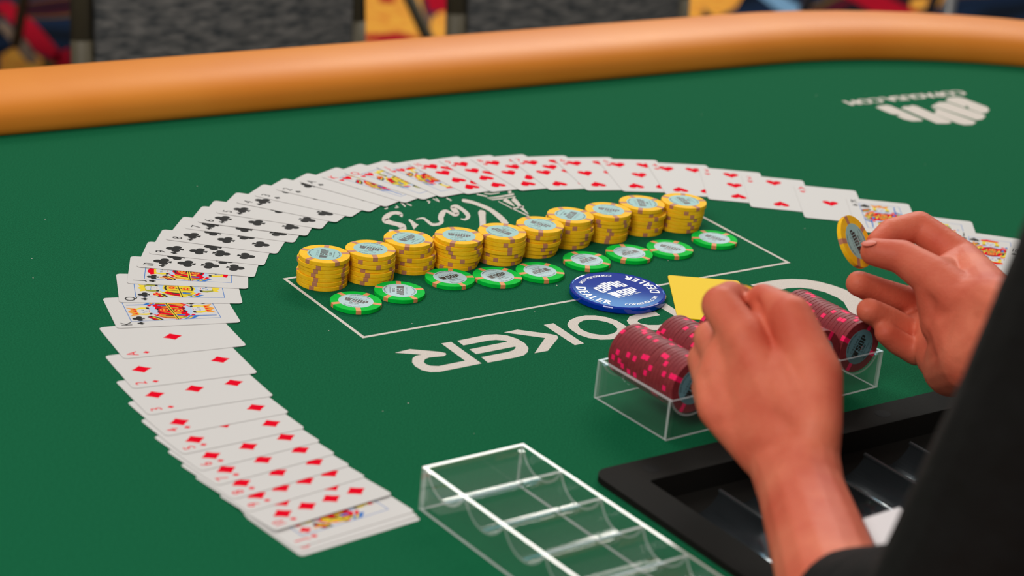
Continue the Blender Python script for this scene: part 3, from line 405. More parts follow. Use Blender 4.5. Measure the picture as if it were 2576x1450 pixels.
# ---------------------------------------------------------------- sponsor web address on the felt
b = MB(); text_line(b, 'COPAGUSA.COM', 0, 0, 0.0155, 0.00007, sx=0.94, bold=0.0012)
o = b.build('sponsor_address', M['print'], table)
pc = to_table((400.5, 2290.0)); o.location = (pc[0], pc[1], TZ); o.rotation_euler = (0, 0, pi+atan2(2332.9-2264.3, 452.9-349.0)-AX)
lr = random.Random(3); b = MB()
for k in range(36):
    c = (lr.uniform(-1.2, 0.2), lr.uniform(-0.75, -0.08)); r = lr.uniform(0.00025, 0.0006)
    b.add([(c[0]+r*cos(t)*lr.uniform(.6, 1.3), c[1]+r*sin(t)*lr.uniform(.6, 1.3), TZ+0.00012) for t in (0, 1.1, 2.2, 3.3, 4.4, 5.4)], [(0, 1, 2, 3, 4, 5)])
o = b.build('lint', M['print'], table); o['kind'] = 'stuff'; o['label'] = 'tiny white lint specks on the felt'
# ---------------------------------------------------------------- playing cards
CW, CH, CT = 0.0586, 0.0911, 0.00024
def rrect(w, h, r, n=5):
    pts = []
    for cx, cy, a0 in ((w/2-r, h/2-r, 0), (-w/2+r, h/2-r, 90), (-w/2+r, -h/2+r, 180), (w/2-r, -h/2+r, 270)):
        for i in range(n+1):
            a = radians(a0+90*i/n); pts.append((cx+r*cos(a), cy+r*sin(a)))
    return pts
card_me = MB().slab([rrect(CW, CH, 0.0032)], -CT/2, CT/2).mesh('card', M['card'])
def circ(cx, cy, r, n=16, a0=0): return [(cx+r*cos(a0+2*pi*i/n), cy+r*sin(a0+2*pi*i/n)) for i in range(n)]
def heart():
    pts = []
    for i in range(26):
        t = 2*pi*i/26
        pts.append((16*sin(t)**3/32, (13*cos(t)-5*cos(2*t)-2*cos(3*t)-cos(4*t)+2.5)/30))
    return pts
SUIT = {
 'hearts': [heart()],
 'diamonds': [[(0, .5), (-.2, .22), (-.41, 0), (-.2, -.22), (0, -.5), (.2, -.22), (.41, 0), (.2, .22)]],
 'clubs': [circ(0, .24, .24), circ(-.25, -.1, .24), circ(.25, -.1, .24), circ(0, 0, .14, 8), [(-.05, .05), (-.04, -.2), (-.16, -.5), (.16, -.5), (.04, -.2), (.05, .05)]],
 'spades': [[(x*.98, -y+.06) for x, y in heart()], [(-.03, .0), (-.04, -.25), (-.15, -.5), (.15, -.5), (.04, -.25), (.03, .0)]],
}
def pip(mb, suit, cx, cy, h, z, mi, flip=False, sx=1.0):
    s = -1 if flip else 1
    for j, p in enumerate(SUIT[suit]):
        mb.poly([[(cx+q[0]*s*h*sx, cy+q[1]*s*h) for q in p]], z+j*2e-6, mi)
ROWS = {'A': [(0, 0)], '2': [(0, 29), (0, -29)], '3': [(0, 29), (0, 0), (0, -29)], '4': [(c, r) for c in (-12.9, 12.9) for r in (28, -29)]}
ROWS['5'] = ROWS['4']+[(0, 0)]; ROWS['6'] = [(c, r) for c in (-12.9, 12.9) for r in (28, 0, -29)]; ROWS['7'] = ROWS['6']+[(0, 14)]; ROWS['8'] = ROWS['7']+[(0, -14)]
ROWS['9'] = [(c, r) for c in (-12.9, 12.9) for r in (28, 9.4, -9.4, -29)]+[(0, 0)]; ROWS['10'] = ROWS['9'][:-1]+[(0, 19.3), (0, -19.3)]
PAL = ['red', 'black', 'yel', 'gold', 'blue', 'sky', 'olive', 'card']
def court(mb, rank, suit, z0):
    """two-headed court figure: polygons of one half in millimetres, then turned by 180 degrees"""
    FWD, FHT = 18.4, 33.0
    t = 0.25                                         # frame line
    for x0, y0, x1, y1 in ((-FWD-t, -FHT-t, -FWD+t, FHT+t), (FWD-t, -FHT-t, FWD+t, FHT+t), (-FWD-t, -FHT-t, FWD+t, -FHT+t), (-FWD-t, FHT-t, FWD+t, FHT+t)):
        mb.add([(x*MM, y*MM, z0) for x, y in _r(x0, y0, x1, y1)], [(0, 1, 2, 3)], 4)
    H = []
    red, blk, yel, gold, blue, sky, olv, wht = range(8)
    v = {'J': 0, 'Q': 1, 'K': 2}[rank]
    main, second = ((red, yel), (yel, red), (red, gold))[v]
    H.append((main, [(-17, 0), (-15, 7), (-10, 13), (-3, 16), (6, 15), (13, 10), (18, 3), (18, 0)]))
    H.append((second, [(-17, 0), (-13, 8), (-9, 11.5), (-6, 9), (-9, 4), (-11, 0)]))
    for i in range(4):
        H.append((blk if i % 2 == 0 else yel, [(-12+5.5*i, 0), (-10+5.5*i, 6), (-8.6+5.5*i, 6), (-10.2+5.5*i, 0)]))
    H.append((blk, [(-18, 9), (-18, 16), (-11, 20), (-9, 17), (-13, 11)])); H.append((yel, [(-17.4, 10.5), (-17.4, 12), (-11.4, 16.6), (-10.8, 15.4)])); H.append((red, [(-17.4, 13), (-17.4, 15), (-11.6, 19), (-11, 17.6)]))
    H.append((blue, [(12, 12), (18, 6), (18, 13), (13.5, 18)])); H.append((yel, [(13, 12.6), (17.6, 8), (17.6, 10), (13.4, 14.4)])); H.append((red, [(9, 14), (13.5, 11), (14.4, 12.6), (10, 16.4)]))
    for i in range(7): H.append((blk, [(-15+4.6*i, 0.2), (-14.2+4.6*i, 0.2), (-12.2+4.2*i, 9.5), (-12.7+4.2*i, 9.5)]))
    H.append((sky, [(-8, 12.5), (-3, 16), (6, 15), (10, 12.5), (7, 10.5), (0, 12.5), (-6, 10)]))
    H.append((blk, [(-4, 9.8), (0, 11.2), (5, 10), (5, 8.6), (0, 9.6), (-4, 8.4)]))
    H.append((gold, circ(1, 5.2, 3.2, 14))); H.append((red, circ(1, 5.2, 2.0, 12))); H.append((yel, circ(1, 5.2, 1.0, 8)))
    H.append((olv, [(12, 0), (13.5, 9), (15.5, 9), (16, 0)])); H.append((yel, [(12.9, 3), (13.6, 6), (15, 6), (15, 3)]))
    H.append((blue, [(8, 0), (9.5, 8), (11.2, 8.5), (11, 0)]))
    # head: hair, face, features
    H.append((yel if v != 1 else olv, [(-6.5, 15), (-7.5, 20), (-6, 25), (5.5, 26), (8, 21), (7, 15.5)]))
    H.append((blk, [(-6.5, 15), (-7.3, 17), (7.5, 17.6), (7, 15.5)]))
    H.append((wht, [(-3.5, 14.8), (-4.4, 19), (-4, 24), (0, 25.4), (4, 24.4), (4.6, 19), (3, 14.8), (0, 13.6)]))
    for x in (-2.1, 2.2): H.append((blue, [(x-1, 21), (x+1, 21), (x+1, 21.5), (x-1, 21.5)])); H.append((blk, [(x-.5, 20), (x+.5, 20), (x+.5, 20.6), (x-.5, 20.6)]))
    H.append((blue, [(-.2, 17.6), (.9, 17.6), (.2, 20.4)])); H.append((red, [(-1.2, 16), (1.4, 16), (1.2, 16.6), (-1, 16.6)]))
    if v == 2:
        H.append((sky, [(-3.6, 15), (-2.6, 11), (0, 9.6), (2.8, 11), (3.4, 15), (0, 15.6)]))
        H.append((gold, [(-6.5, 25), (-8.5, 32), (-4, 29), (0, 32.4), (4, 29), (8.5, 32.2), (6.5, 25.4)]))
        for x in (-5.4, -1.4, 2.6): H.append((red, [(x, 25.6), (x+2.6, 25.7), (x+1.3, 29)]))
        H.append((blue, [(11.5, 10), (13, 31), (14, 31), (13, 10)]))
    elif v == 1:
        H.append((yel, [(-5.5, 25), (-7, 29.5), (-3, 28.4), (0, 31), (3, 28.6), (7, 30), (5.8, 25.6)]))
        for k in range(6):
            a = 2*pi*k/6; H.append((gold if k % 2 else red, circ(-12.2+2*cos(a), 17+2*sin(a), 1.3, 8)))
        H.append((olv, [(-12.6, 8), (-12.4, 15), (-11.8, 15), (-11.8, 8)]))
    else:
        H.append((red, [(-7, 25), (-8.5, 28.5), (-2, 31.5), (8, 29), (7, 25.6)])); H.append((yel, [(-7, 24.4), (-7, 26), (7, 26.6), (7, 25)]))
        H.append((gold, [(-14.5, 2), (-15.5, 31), (-14.3, 31), (-12.9, 2)]))
    for i, (c, p) in enumerate(H):
        for s in (1, -1):
            mb.poly([[(q[0]*MM*s, q[1]*MM*s) for q in p]], z0+4e-6+i*0.8e-6, c)
    # diagonal sash across the middle
    mb.poly([[(-18*MM, -3*MM), (-18*MM, -.6*MM), (18*MM, 3*MM), (18*MM, .6*MM)]], z0+5e-5, yel)
    mb.poly([[(-18*MM, -2.2*MM), (-18*MM, -1.4*MM), (18*MM, 2.2*MM), (18*MM, 1.4*MM)]], z0+5.2e-5, blk)
    sc = 0 if suit in ('hearts', 'diamonds') else 1
    for s in (1, -1):
        mb.add([(x*s*MM, y*s*MM, z0+5.4e-5) for x, y in _r(-18, 21.5, -9.0, 32.6)], [(0, 1, 2, 3)], 7)
        pip(mb, suit, -13.6*s*MM, 27*s*MM, 0.0092, z0+5.6e-5, sc, s < 0)
FZ = CT/2+2e-5
PALM = [M[k] for k in PAL]
_pm = {}
def pip_mesh(suit, h):
    if (suit, h) not in _pm:
        mb = MB(); pip(mb, suit, 0, 0, h, 0, 0 if suit in ('hearts', 'diamonds') else 1); mb.m = [0]*len(mb.f)
        _pm[(suit, h)] = mb.mesh('pip', M['red'] if suit in ('hearts', 'diamonds') else M['black'])
    return _pm[(suit, h)]
_im = {}
def index_mesh(rank, suit):
    mb = MB(); ci = M['red'] if suit in ('hearts', 'diamonds') else M['black']
    text_line(mb, rank, 0, 0.0052, 0.0078, 2e-6, sx=(0.9 if rank != '10' else 0.62), bold=0.00008); pip(mb, suit, 0, -0.0053, 0.0052, 2e-6, 0)
    return mb.mesh('corner_index', ci)
def card_face(rank, suit, card):
    if rank in ROWS:
        for x, y in ROWS[rank]: link('pip', pip_mesh(suit, 0.0145), card, (x*MM, y*MM, FZ), pi if y < 0 else 0)
    else:
        mb = MB(); court(mb, rank, suit, 0); link('court_picture', mb.mesh('court_picture', PALM), card, (0, 0, FZ))
    im = index_mesh(rank, suit)
    for s in (1, -1): link('corner_index', im, card, (-22.3*s*MM, 32.2*s*MM, FZ), 0 if s > 0 else pi)
RANK = {'A': 'ace', 'J': 'jack', 'Q': 'queen', 'K': 'king', '2': 'two', '3': 'three', '4': 'four', '5': 'five', '6': 'six', '7': 'seven', '8': 'eight', '9': 'nine', '10': 'ten'}
placed = []                                           # bottom card first: the deck was spread from the diamonds to the spades
for rank, suit, cx, cy, ang in reversed(CARDS):
    a = radians(ang); up = Vector((cos(a), sin(a))); rt = Vector((up.y, -up.x)); c = Vector((cx*MM, cy*MM))
    best = None
    smp = []
    for iu in range(10):
        for iv in range(11):
            u = 0.0005+(CW-0.001)*iu/9; w = (CH-0.001)*(iv/10-0.5)
            p = c+rt*(CW/2-u)+up*w
            for (c2, up2, rt2, z2, b2) in placed[-9:]:
                d = p-c2; x = d.dot(rt2); y = d.dot(up2)
                if abs(x) <= CW/2 and abs(y) <= CH/2: smp.append((u, z2+b2*(CW/2-x)+CT+0.00009))
    for k in range(0, 40):
        bsl = 0.0008*k; z0 = max([CT/2+0.00002]+[zz-bsl*u for u, zz in smp])
        cost = z0*3+bsl*CW
        if best is None or cost < best[0]-1e-9: best = (cost, z0, bsl)
    _, z0, bsl = best
    placed.append((c, up, rt, z0, bsl))
    o = link('playing_card', card_me)
    X = Vector((rt.x, rt.y, -bsl)).normalized(); Yv = Vector((up.x, up.y, 0)); Zv = X.cross(Yv)
    loc = Vector((c.x, c.y, TZ+z0+bsl*CW/2))
    o.matrix_world = Matrix(((X.x, Yv.x, Zv.x, loc.x), (X.y, Yv.y, Zv.y, loc.y), (X.z, Yv.z, Zv.z, loc.z), (0, 0, 0, 1)))
    tag(o, '%s of %s in the deck of cards fanned over the felt' % (RANK[rank], suit), 'playing card', 'cards of the fanned deck')
    card_face(rank, suit, o)
# ---------------------------------------------------------------- chips
CR, CHT = 0.01968, 0.0033
prof = [(0, 0), (CR-0.00035, 0), (CR-0.0001, 0.0001), (CR, 0.00035), (CR, CHT-0.00035), (CR-0.0001, CHT-0.0001), (CR-0.00035, CHT)]
def chip_body(m): return MB().lathe(prof[1:], 64).mesh('chip_body', m, False)
def chip_spots(n, width, m):
    mb = MB(); e = 0.00003
    for k in range(n):
        a0 = 2*pi*k/n; hw = width/2/CR; K = 4
        path = [(0.0128, -e), (CR-0.00035, -e), (CR-0.0001+e, 0.0001-e), (CR+e, 0.00035), (CR+e, CHT-0.00035), (CR-0.0001+e, CHT-0.0001+e), (CR-0.00035, CHT+e), (0.0128, CHT+e)]
        vs = []
        for j in range(K+1):
            for r, z in path:
                a = a0+hw*(2*j/K-1)*(CR/r if r < 0.015 else 1)*(0.94 if r < 0.015 else 1)
                vs.append((r*cos(a), r*sin(a), z))
        L = len(path)
        mb.add(vs, [(j*L+i, (j+1)*L+i, (j+1)*L+i+1, j*L+i+1) for j in range(K) for i in range(L-1)])
    return mb.mesh('edge_spots', m)
def chip_inlay(m): return MB().lathe([(0.01335, CHT-0.0001), (0.01335, CHT+0.00006)], 48).mesh('inlay', m)
def chip_print(value, txt, txt2):
    mb = MB(); z = CHT+0.0001
    block(mb, 'WSOP', 0, 0.0006, 0.0056, z, 0, sx=0.92)
    text_line(mb, 'CAESARS', 0, 0.0054, 0.0019, z, 1, sx=1.1, track=0.12)
    text_line(mb, value, 0, -0.0046, 0.0020, z, 0, bold=0.00006)
    text_line(mb, 'LAS VEGAS, NEVADA', 0, -0.0073, 0.0009, z, 0)
    for x0, x1 in ((-0.0075, -0.002), (0.002, 0.0075)): mb.add([(x, y, z) for x, y in _r(x0, -0.0027, x1, -0.0025)], [(0, 1, 2, 3)], 0)
    for x in (-0.0009, 0.0009): mb.add([(p[0], p[1], z) for p in circ(x, -0.0026, 0.00035, 8)], [tuple(range(8))], 2)
    text_arc(mb, 'WSOP EVENTS ONLY', 0.0118, pi/2, 0.0011, z, 0, inward=False, bold=0.00005, track=0.05)
    text_arc(mb, 'NO CASH VALUE', 0.0118, -pi/2, 0.0011, z, 0, inward=True, bold=0.00005, track=0.05)
    return mb.mesh('inlay_print', [txt, txt2, M['red']])
YB, YS, YI, YP = chip_body(M['cyel']), chip_spots(5, 0.0040, M['cyels']), chip_inlay(M['inlay']), chip_print('1,000', M['txt'], M['txt2'])
GB, GS, GI, GP = chip_body(M['cgrn']), chip_spots(5, 0.0040, M['cgrns']), chip_inlay(M['inlayg']), chip_print('25,000', M['txt'], M['txt2'])
RB, RS, RI, RP = chip_body(M['cmar']), chip_spots(4, 0.0038, M['cmars']), chip_inlay(M['inlayt']), chip_print('5,000', M['txt'], M['txt'])
def chip(body, spots, inlay, prnt, label, group, loc=(0, 0, 0), rz=0, spot_rz=0, top=True, mw=None):
    o = link('poker_chip', body); tag(o, label, 'poker chip', group)
    if mw is None: o.location = loc; o.rotation_euler = (0, 0, rz)
    else: o.matrix_world = mw
    s = link('edge_spots', spots, o, rz=spot_rz-rz if mw is None else spot_rz)
    if top:
        i = link('inlay', inlay, o); link('inlay_print', prnt, i)
    return o
ORD = ['first', 'second', 'third', 'fourth', 'fifth', 'sixth', 'seventh', 'eighth', 'ninth', 'tenth', 'eleventh', 'twelfth', 'thirteenth', 'fourteenth', 'fifteenth', 'sixteenth', 'seventeenth', 'eighteenth', 'nineteenth', 'twentieth']
rnd = random.Random(5)
GREEN = [(-116.6,1544.6,-13,-78),(-85.9,1574.9,-85,-118),(-49.4,1613.6,41,-52),(-12.5,1627.4,48,-74),(21.0,1647.9,-135,-73),(58.5,1684.0,-130,-88),(93.7,1711.4,-137,-106),(128.1,1732.8,-25,-74),(167.4,1768.3,-32,-94)]
for i, (x, y, a, sa) in enumerate(GREEN):
    which = 'leftmost' if i == 0 else 'rightmost' if i == 8 else ORD[i]+' from the left'
    chip(GB, GS, GI, GP, 'bright green chip with orange edge spots, %s in the row' % which, 'green chips in a row', (x*MM, y*MM, TZ+0.00005), radians(a), radians(sa))
STACKS = [(-146.4,1584.4,91,0.5),(-112.8,1605.6,-10,0.5),(-85.7,1637.3,60,2.8),(-46.4,1655.7,-1,-3.2),(-12.5,1675.8,144,-1.1),(17.7,1701.5,-28,-4.8),(42.4,1732.3,-108,-1.1),(74.3,1755.0,-8,-1.8),(103.2,1782.0,98,0.2),(139.9,1799.4,115,-3.9)]
JIT = [[0,-1.2,-.3,.1,-1.3,-1.0,-.8],[0,.1,.2,.1,.3,-.2,-.3],[0,.3,-.1,1.6,1.7,.4,.2],[0,-1.0,.8,1.3,1.2,.8,.2],[0,.5,.9,.3,.9,.2,-.2],[0,.2,-.3,.8,.4,.6,.1],[0,-.6,1.0,1.6,.6,.5,-.4],[0,-.3,.4,.1,-.4,.3,.1],[0,.0,1.9,.6,.7,.9,.1],[0,-.2,.1,.3,.2,.3,-.1]]
for i, (x, y, a, lean) in enumerate(STACKS):
    which = 'leftmost stack' if i == 0 else 'rightmost stack' if i == 9 else 'stack, %s from the left' % ORD[i]
    sa = rnd.uniform(0, 360)
    for k in range(7):                               # k = 0 is the top chip
        f = k/6; dx = lean*f*0.9+JIT[i][k]*1.2; dy = rnd.uniform(-0.9, 0.9)*(k > 0)
        lab = 'yellow chip on top of the %s' % which if k == 0 else 'yellow chip %s in the %s' % ('at the bottom' if k == 6 else ORD[k]+' from the top', which)
        chip(YB, YS, YI, YP, lab, 'yellow chips in ten stacks', ((x+dx)*MM, (y+dy)*MM, TZ+0.00005+(6-k)*(CHT+0.00008)), radians(a), radians(sa+rnd.gauss(0, 16)+8*k), top=k == 0)
# ---------------------------------------------------------------- dealer button
btn = link('dealer_button', None, loc=(0.08324, 1.61745, TZ), rz=radians(43.9)); tag(btn, 'round blue dealer button lettered in white beside the yellow cut card', 'dealer button')
BR, BH = 0.0383, 0.0058
MB().lathe([(BR-0.0012, 0), (BR, 0.0012), (BR, BH-0.0012), (BR-0.0005, BH-0.0004), (BR-0.0014, BH-0.0001), (BR-0.0022, BH-0.0003), (0.001, BH-0.0003)], 128).build('button_disc', M['button'], btn)
pb = MB(); z = BH-0.0002
A0 = radians(43.9)
for k in range(2):
    text_arc(pb, 'DEALER', 0.0295, radians(-139+180*k)-A0, 0.0078, z, inward=True, sx=0.86, bold=0.00042, track=0.10)
    text_arc(pb, 'COPAGUSA.COM', 0.0302, radians(-46+180*k)-A0, 0.0032, z, inward=True, sx=0.95, bold=0.00016, track=0.03)
block(pb, 'COPAG', -0.001, 0.0088, 0.0118, z, sx=0.62, gap=0.10, lift=[-0.16, 0.0, 0.16, 0.1, -0.06])
block(pb, 'WSOP', 0.0005, -0.0060, 0.0098, z, sx=0.78, gap=0.10)
for x0, x1 in ((-0.0125, -0.0045), (0.0055, 0.0135)): pb.add([(x, y, z) for x, y in _r(x0, -0.0128, x1, -0.0122)], [(0, 1, 2, 3)])
for x in (-0.0025, -0.0004, 0.0017, 0.0038): pb.add([(p[0], p[1], z) for p in circ(x, -0.0125, 0.0006, 8)], [tuple(range(8))])
pb.build('button_lettering', M['white'], btn)
# ---------------------------------------------------------------- cut card, slightly bowed
cc = MB(); NX, NY = 12, 14; vs = []; loop = rrect(CW, CH, 0.0032)
def bow(x, y): return 0.0006+0.0022*max(0, (-y-0.015)/0.03)**2*(0.5+x/CW)
cc.slab([loop], -0.0004, 0.0004)
cut = cc.build('cut_card', M['cut']); cut.location = (0.1565, 1.6305, TZ+0.00045); cut.rotation_euler = (0, 0, radians(3.2))
tag(cut, 'plain bright yellow plastic cut card lying beside the blue button', 'cut card')
# ---------------------------------------------------------------- acrylic chip racks
RLEN, RDEP, RHT, WALL = 0.206, 0.078, 0.029, 0.0022
PIT = 0.0402; PR = 0.0203; PZ = 0.0352
def make_rack(name, loc, rz, label):
    r = link(name, None, loc=loc, rz=rz); tag(r, label, 'chip rack', 'clear acrylic chip racks')
    def wall(nm, x0, y0, z0, x1, y1, z1):
        w = MB().box(x0, y0, z0, x1, y1, z1); big = (2, 4) if x1-x0 > y1-y0 else (3, 5)
        w.m = [0 if i in big else 1 for i in range(6)]; w.build(nm, [M['acr'], M['acre']], r)
    wall('long_wall', 0, 0, 0, RLEN, WALL, RHT); wall('long_wall', 0, RDEP-WALL, 0, RLEN, RDEP, RHT)
    wall('end_wall', 0, WALL, 0, WALL, RDEP-WALL, RHT); wall('end_wall', RLEN-WALL, WALL, 0, RLEN, RDEP-WALL, RHT)
    for k in range(5):
        cx = RLEN/2+(k-2)*PIT; mb = MB(); N = 20; vs = []
        a0 = math.asin((RHT-PZ)/PR)
        angs = [(-pi-a0)+(pi+2*a0)*i/N for i in range(N+1)]
        for y in (WALL+0.0002, RDEP-WALL-0.0002):
            for rr in (PR-0.0002, PR+0.0014):
                for a in angs: vs.append((cx+rr*cos(a), y, PZ+rr*sin(a)))
        L = N+1
        f0 = []; f1 = []
        for i in range(N):
            f0 += [(i, i+1, 2*L+i+1, 2*L+i), (L+i, 3*L+i, 3*L+i+1, L+i+1)]; f1 += [(i, L+i, L+i+1, i+1), (2*L+i, 2*L+i+1, 3*L+i+1, 3*L+i)]
        f1 += [(0, 2*L, 3*L, L), (N, L+N, 3*L+N, 2*L+N)]
        mb.add(vs, f0+f1); mb.m = [0]*len(f0)+[1]*len(f1); mb.build('channel', [M['acr'], M['acre']], r)
    for x in (WALL, RLEN-WALL-0.0035):
        for y in (WALL, RDEP-WALL-0.0035): MB().box(x, y, 0, x+0.0035, y+0.0035, RHT-0.003).build('corner_post', M['acr'], r)
    return r
RA = radians(39.2)
rk = make_rack('chip_rack', (0.1142, 1.3565, TZ+0.00015), RA, 'clear acrylic rack filled with maroon chips beneath the fist')
RXv = Vector((cos(RA), sin(RA), 0)); RYv = Vector((-sin(RA), cos(RA), 0)); R0 = Vector((0.1142, 1.3565, TZ))
rows = ['leftmost row', 'second row', 'middle row', 'fourth row', 'rightmost row']
rr_ = random.Random(11)
for k in range(5):
    for j in range(20):
        p = R0+RXv*(RLEN/2+(k-2)*PIT)+RYv*(0.0035+0.0034*j+CHT)+Vector((0, 0, PZ-(PR-0.0004-CR)))
        p += Vector((0, 0, rr_.uniform(0, 0.0003)))
        # chip axis (+z, inlay side) points to the near side of the rack
        Zc = -RYv; roll = rr_.uniform(0, 2*pi) if j else radians(62); Xc = RXv*cos(roll)+Vector((0, 0, 1))*sin(roll); Yc = Zc.cross(Xc)
        mw = Matrix(((Xc.x, Yc.x, Zc.x, p.x), (Xc.y, Yc.y, Zc.y, p.y), (Xc.z, Yc.z, Zc.z, p.z), (0, 0, 0, 1)))
        lab = 'maroon chip with pink edge spots, %s in the rack\'s %s' % ('nearest' if j == 0 else 'farthest' if j == 19 else ORD[j]+' from the near end', rows[k])
        chip(RB, RS, RI, RP, lab, 'maroon chips in the rack', mw=mw, spot_rz=0, top=j == 0)
EA = radians(-51.6)
make_rack('chip_rack', (-0.0440, 1.2205, TZ+0.00015), EA, 'empty clear acrylic chip rack in the foreground beside the fanned cards')
# ---------------------------------------------------------------- dealer's tray let into the table
tray = link('dealer_tray', None, loc=(T0.x, T0.y, TZ), rz=TR_ANG); tag(tray, 'black dealer chip tray with glossy troughs set into the table', 'chip tray')
def tl(loop): return [(u, -v) for u, v in loop]
def rr2(x0, y0, x1, y1, r, n=5):
    return [(p[0]+(x0+x1)/2, p[1]+(y0+y1)/2) for p in rrect(x1-x0, y1-y0, r, n)]
fr = MB().slab([tl(rr2(0, 0, TL, TD, 0.012)), tl(rr2(BAND, BAND, TL-BAND, TD-BAND, 0.003))], 0.0002, 0.0048).build('tray_frame', M['blackp'], tray); bevel(fr, 0.0012, 2)
DEP = 0.030
for nm, b in (('tray_wall', (BAND-0.004, -(TD-BAND+0.004), -DEP, BAND, -(BAND-0.004), 0.0002)), ('tray_wall', (TL-BAND, -(TD-BAND+0.004), -DEP, TL-BAND+0.004, -(BAND-0.004), 0.0002)),
              ('tray_wall', (BAND, -BAND, -DEP, TL-BAND, -(BAND-0.004), 0.0002)), ('tray_wall', (BAND, -(TD-BAND+0.004), -DEP, TL-BAND, -(TD-BAND), 0.0002)), ('tray_base', (BAND-0.004, -(TD-BAND+0.004), -DEP-0.003, TL-BAND+0.004, -(BAND-0.004), -DEP))):
    MB().box(*b).build(nm, M['blackp'], tray)
NCH = 13; CPI = (TL-2*BAND)/NCH
for k in range(NCH):
    cx = BAND+CPI*(k+0.5); N = 18; mb = MB(); vs = []
    hw_ = CPI/2-0.0008; r = 0.0235; zc = -0.002+sqrt(r*r-hw_*hw_); ah = math.asin(hw_/r)
    for v in (BAND+0.022, TD-BAND-0.0005):
        for rr in (r, r+0.0006):
            for i in range(N+1):
                a = -pi/2-ah+2*ah*i/N; vs.append((cx+rr*cos(a), -v, zc+rr*sin(a)))
    L = N+1; fs = []
    for i in range(N): fs += [(i, i+1, 2*L+i+1, 2*L+i), (L+i, 3*L+i, 3*L+i+1, L+i+1), (i, L+i, L+i+1, i+1), (2*L+i, 2*L+i+1, 3*L+i+1, 3*L+i)]
    mb.add(vs, fs).build('trough', M['tube'], tray, smooth=True)
    # sloping end block at the far end of the trough
    MB().add([(cx-CPI/2, -BAND, -DEP), (cx+CPI/2, -BAND, -DEP), (cx+CPI/2, -(BAND+0.021), -DEP), (cx-CPI/2, -(BAND+0.021), -DEP), (cx-CPI/2, -BAND, -0.012), (cx+CPI/2, -BAND, -0.012), (cx+CPI/2, -(BAND+0.021), -0.017), (cx-CPI/2, -(BAND+0.021), -0.017)],
             [(0,1,2,3)[::-1] if False else (3,2,1,0), (4,5,6,7), (0,1,5,4), (1,2,6,5), (2,3,7,6), (3,0,4,7)]).build('trough_end', M['blackp'], tray)
for k in range(NCH+1):
    x = BAND+CPI*k
    MB().tube((x, -(BAND+0.021), -0.002), (x, -(TD-BAND-0.0005), -0.002), 0.0015, 12).build('trough_ridge', M['ridge'], tray, smooth=True)
for u in (0.040, 0.250, 0.460):
    sc = MB().lathe([(0.0062, 0.0044), (0.0060, 0.0049), (0.003, 0.00492)], 20).build('screw_hole_disc', M['hole'], tray); sc.location = (u, -0.0135, 0)  # flat black disc, painted dark for the shade inside a recessed screw hole
# ---------------------------------------------------------------- banquet chairs beyond the table
def capsule_bar(mb, pts, w, d):                      # square bar through points
    for a, b in zip(pts[:-1], pts[1:]):
        mb.tube(a, b, w/2, 8)
def make_chair(loc, rz, label, metal='olivem', splay=0.10):
    r = link('banquet_chair', None, loc=loc, rz=rz); tag(r, label, 'chair', 'banquet chairs behind the table')
    # local frame: back in the plane y = 0, seat towards -y
    HWC = 0.203
    for s in (-1, 1):
        p = MB(); capsule_bar(p, [(s*HWC, -0.02, 0.44), (s*HWC, 0.0, 0.60), (s*HWC*0.97, 0.045, 0.92)], 0.031, 0); p.build('back_post', M[metal], r, smooth=True)
        l = MB(); capsule_bar(l, [(s*HWC, -0.02, 0.44), (s*(HWC+0.005), splay, 0.0)], 0.025, 0); l.build('leg', M[metal], r, smooth=True)
        l = MB(); capsule_bar(l, [(s*HWC, -0.40, 0.44), (s*(HWC+0.005), -0.42, 0.0)], 0.025, 0); l.build('leg', M[metal], r, smooth=True)
        l = MB(); capsule_bar(l, [(s*HWC, -0.02, 0.43), (s*HWC, -0.40, 0.43)], 0.022, 0); l.build('seat_rail', M[metal], r, smooth=True)
    l = MB(); capsule_bar(l, [(-HWC, -0.40, 0.43), (HWC, -0.40, 0.43)], 0.022, 0); l.build('seat_rail', M[metal], r, smooth=True)
    l = MB(); capsule_bar(l, [(-HWC, -0.02, 0.43), (HWC, -0.02, 0.43)], 0.022, 0); l.build('seat_rail', M[metal], r, smooth=True)
    st = MB().box(-0.20, -0.42, 0.44, 0.20, -0.03, 0.50).build('seat', M['weave'], r); bevel(st, 0.02, 3)
    bk = MB(); NN = 9; vs = []
    W2 = HWC-0.014
    for i in range(NN):
        f = i/(NN-1); z = 0.505+0.42*f; y0 = -0.012+0.055*f*f+0.004*f
        for x in (-W2, -W2*0.5, 0, W2*0.5, W2):
            q = 1-(x/W2)**2*0.9; vs.append((x, y0-0.022*q-0.006, z))
        for x in (W2, W2*0.5, 0, -W2*0.5, -W2):
            q = 1-(x/W2)**2*0.9; vs.append((x, y0+0.014*q+0.006, z))
    fs = []
    for i in range(NN-1):
        for j in range(10): fs.append((i*10+j, i*10+(j+1) % 10, (i+1)*10+(j+1) % 10, (i+1)*10+j))
    fs += [tuple(reversed(range(10))), tuple(range((NN-1)*10, NN*10))]
    bk.add(vs, fs).build('backrest', M['weave'], r, smooth=False)
    return r
def chair_at(along, e, label, turn=0, metal='olivem', splay=0.10):
    p = O+EX*along+EY*e
    return make_chair((p.x, p.y, 0), AX+turn, label, metal, splay)
E_ = 0.80
chair_at(-0.268, E_, 'grey upholstered banquet chair facing the table, on the left')
chair_at(0.3045, E_, 'grey upholstered banquet chair facing the table, right of its twin')
chair_at(0.551, 1.90, 'banquet chair with slanted olive leg showing between the two grey chair backs', -pi/2, 'olivem', 0.24)
chair_at(0.418, 2.62, 'banquet chair with olive leg showing at the upper left corner', 0.0, 'olivem', 0.13)
chair_at(2.01, 1.90, 'banquet chair with thin silver legs over the carpet at the upper right', 0.0, 'steel')
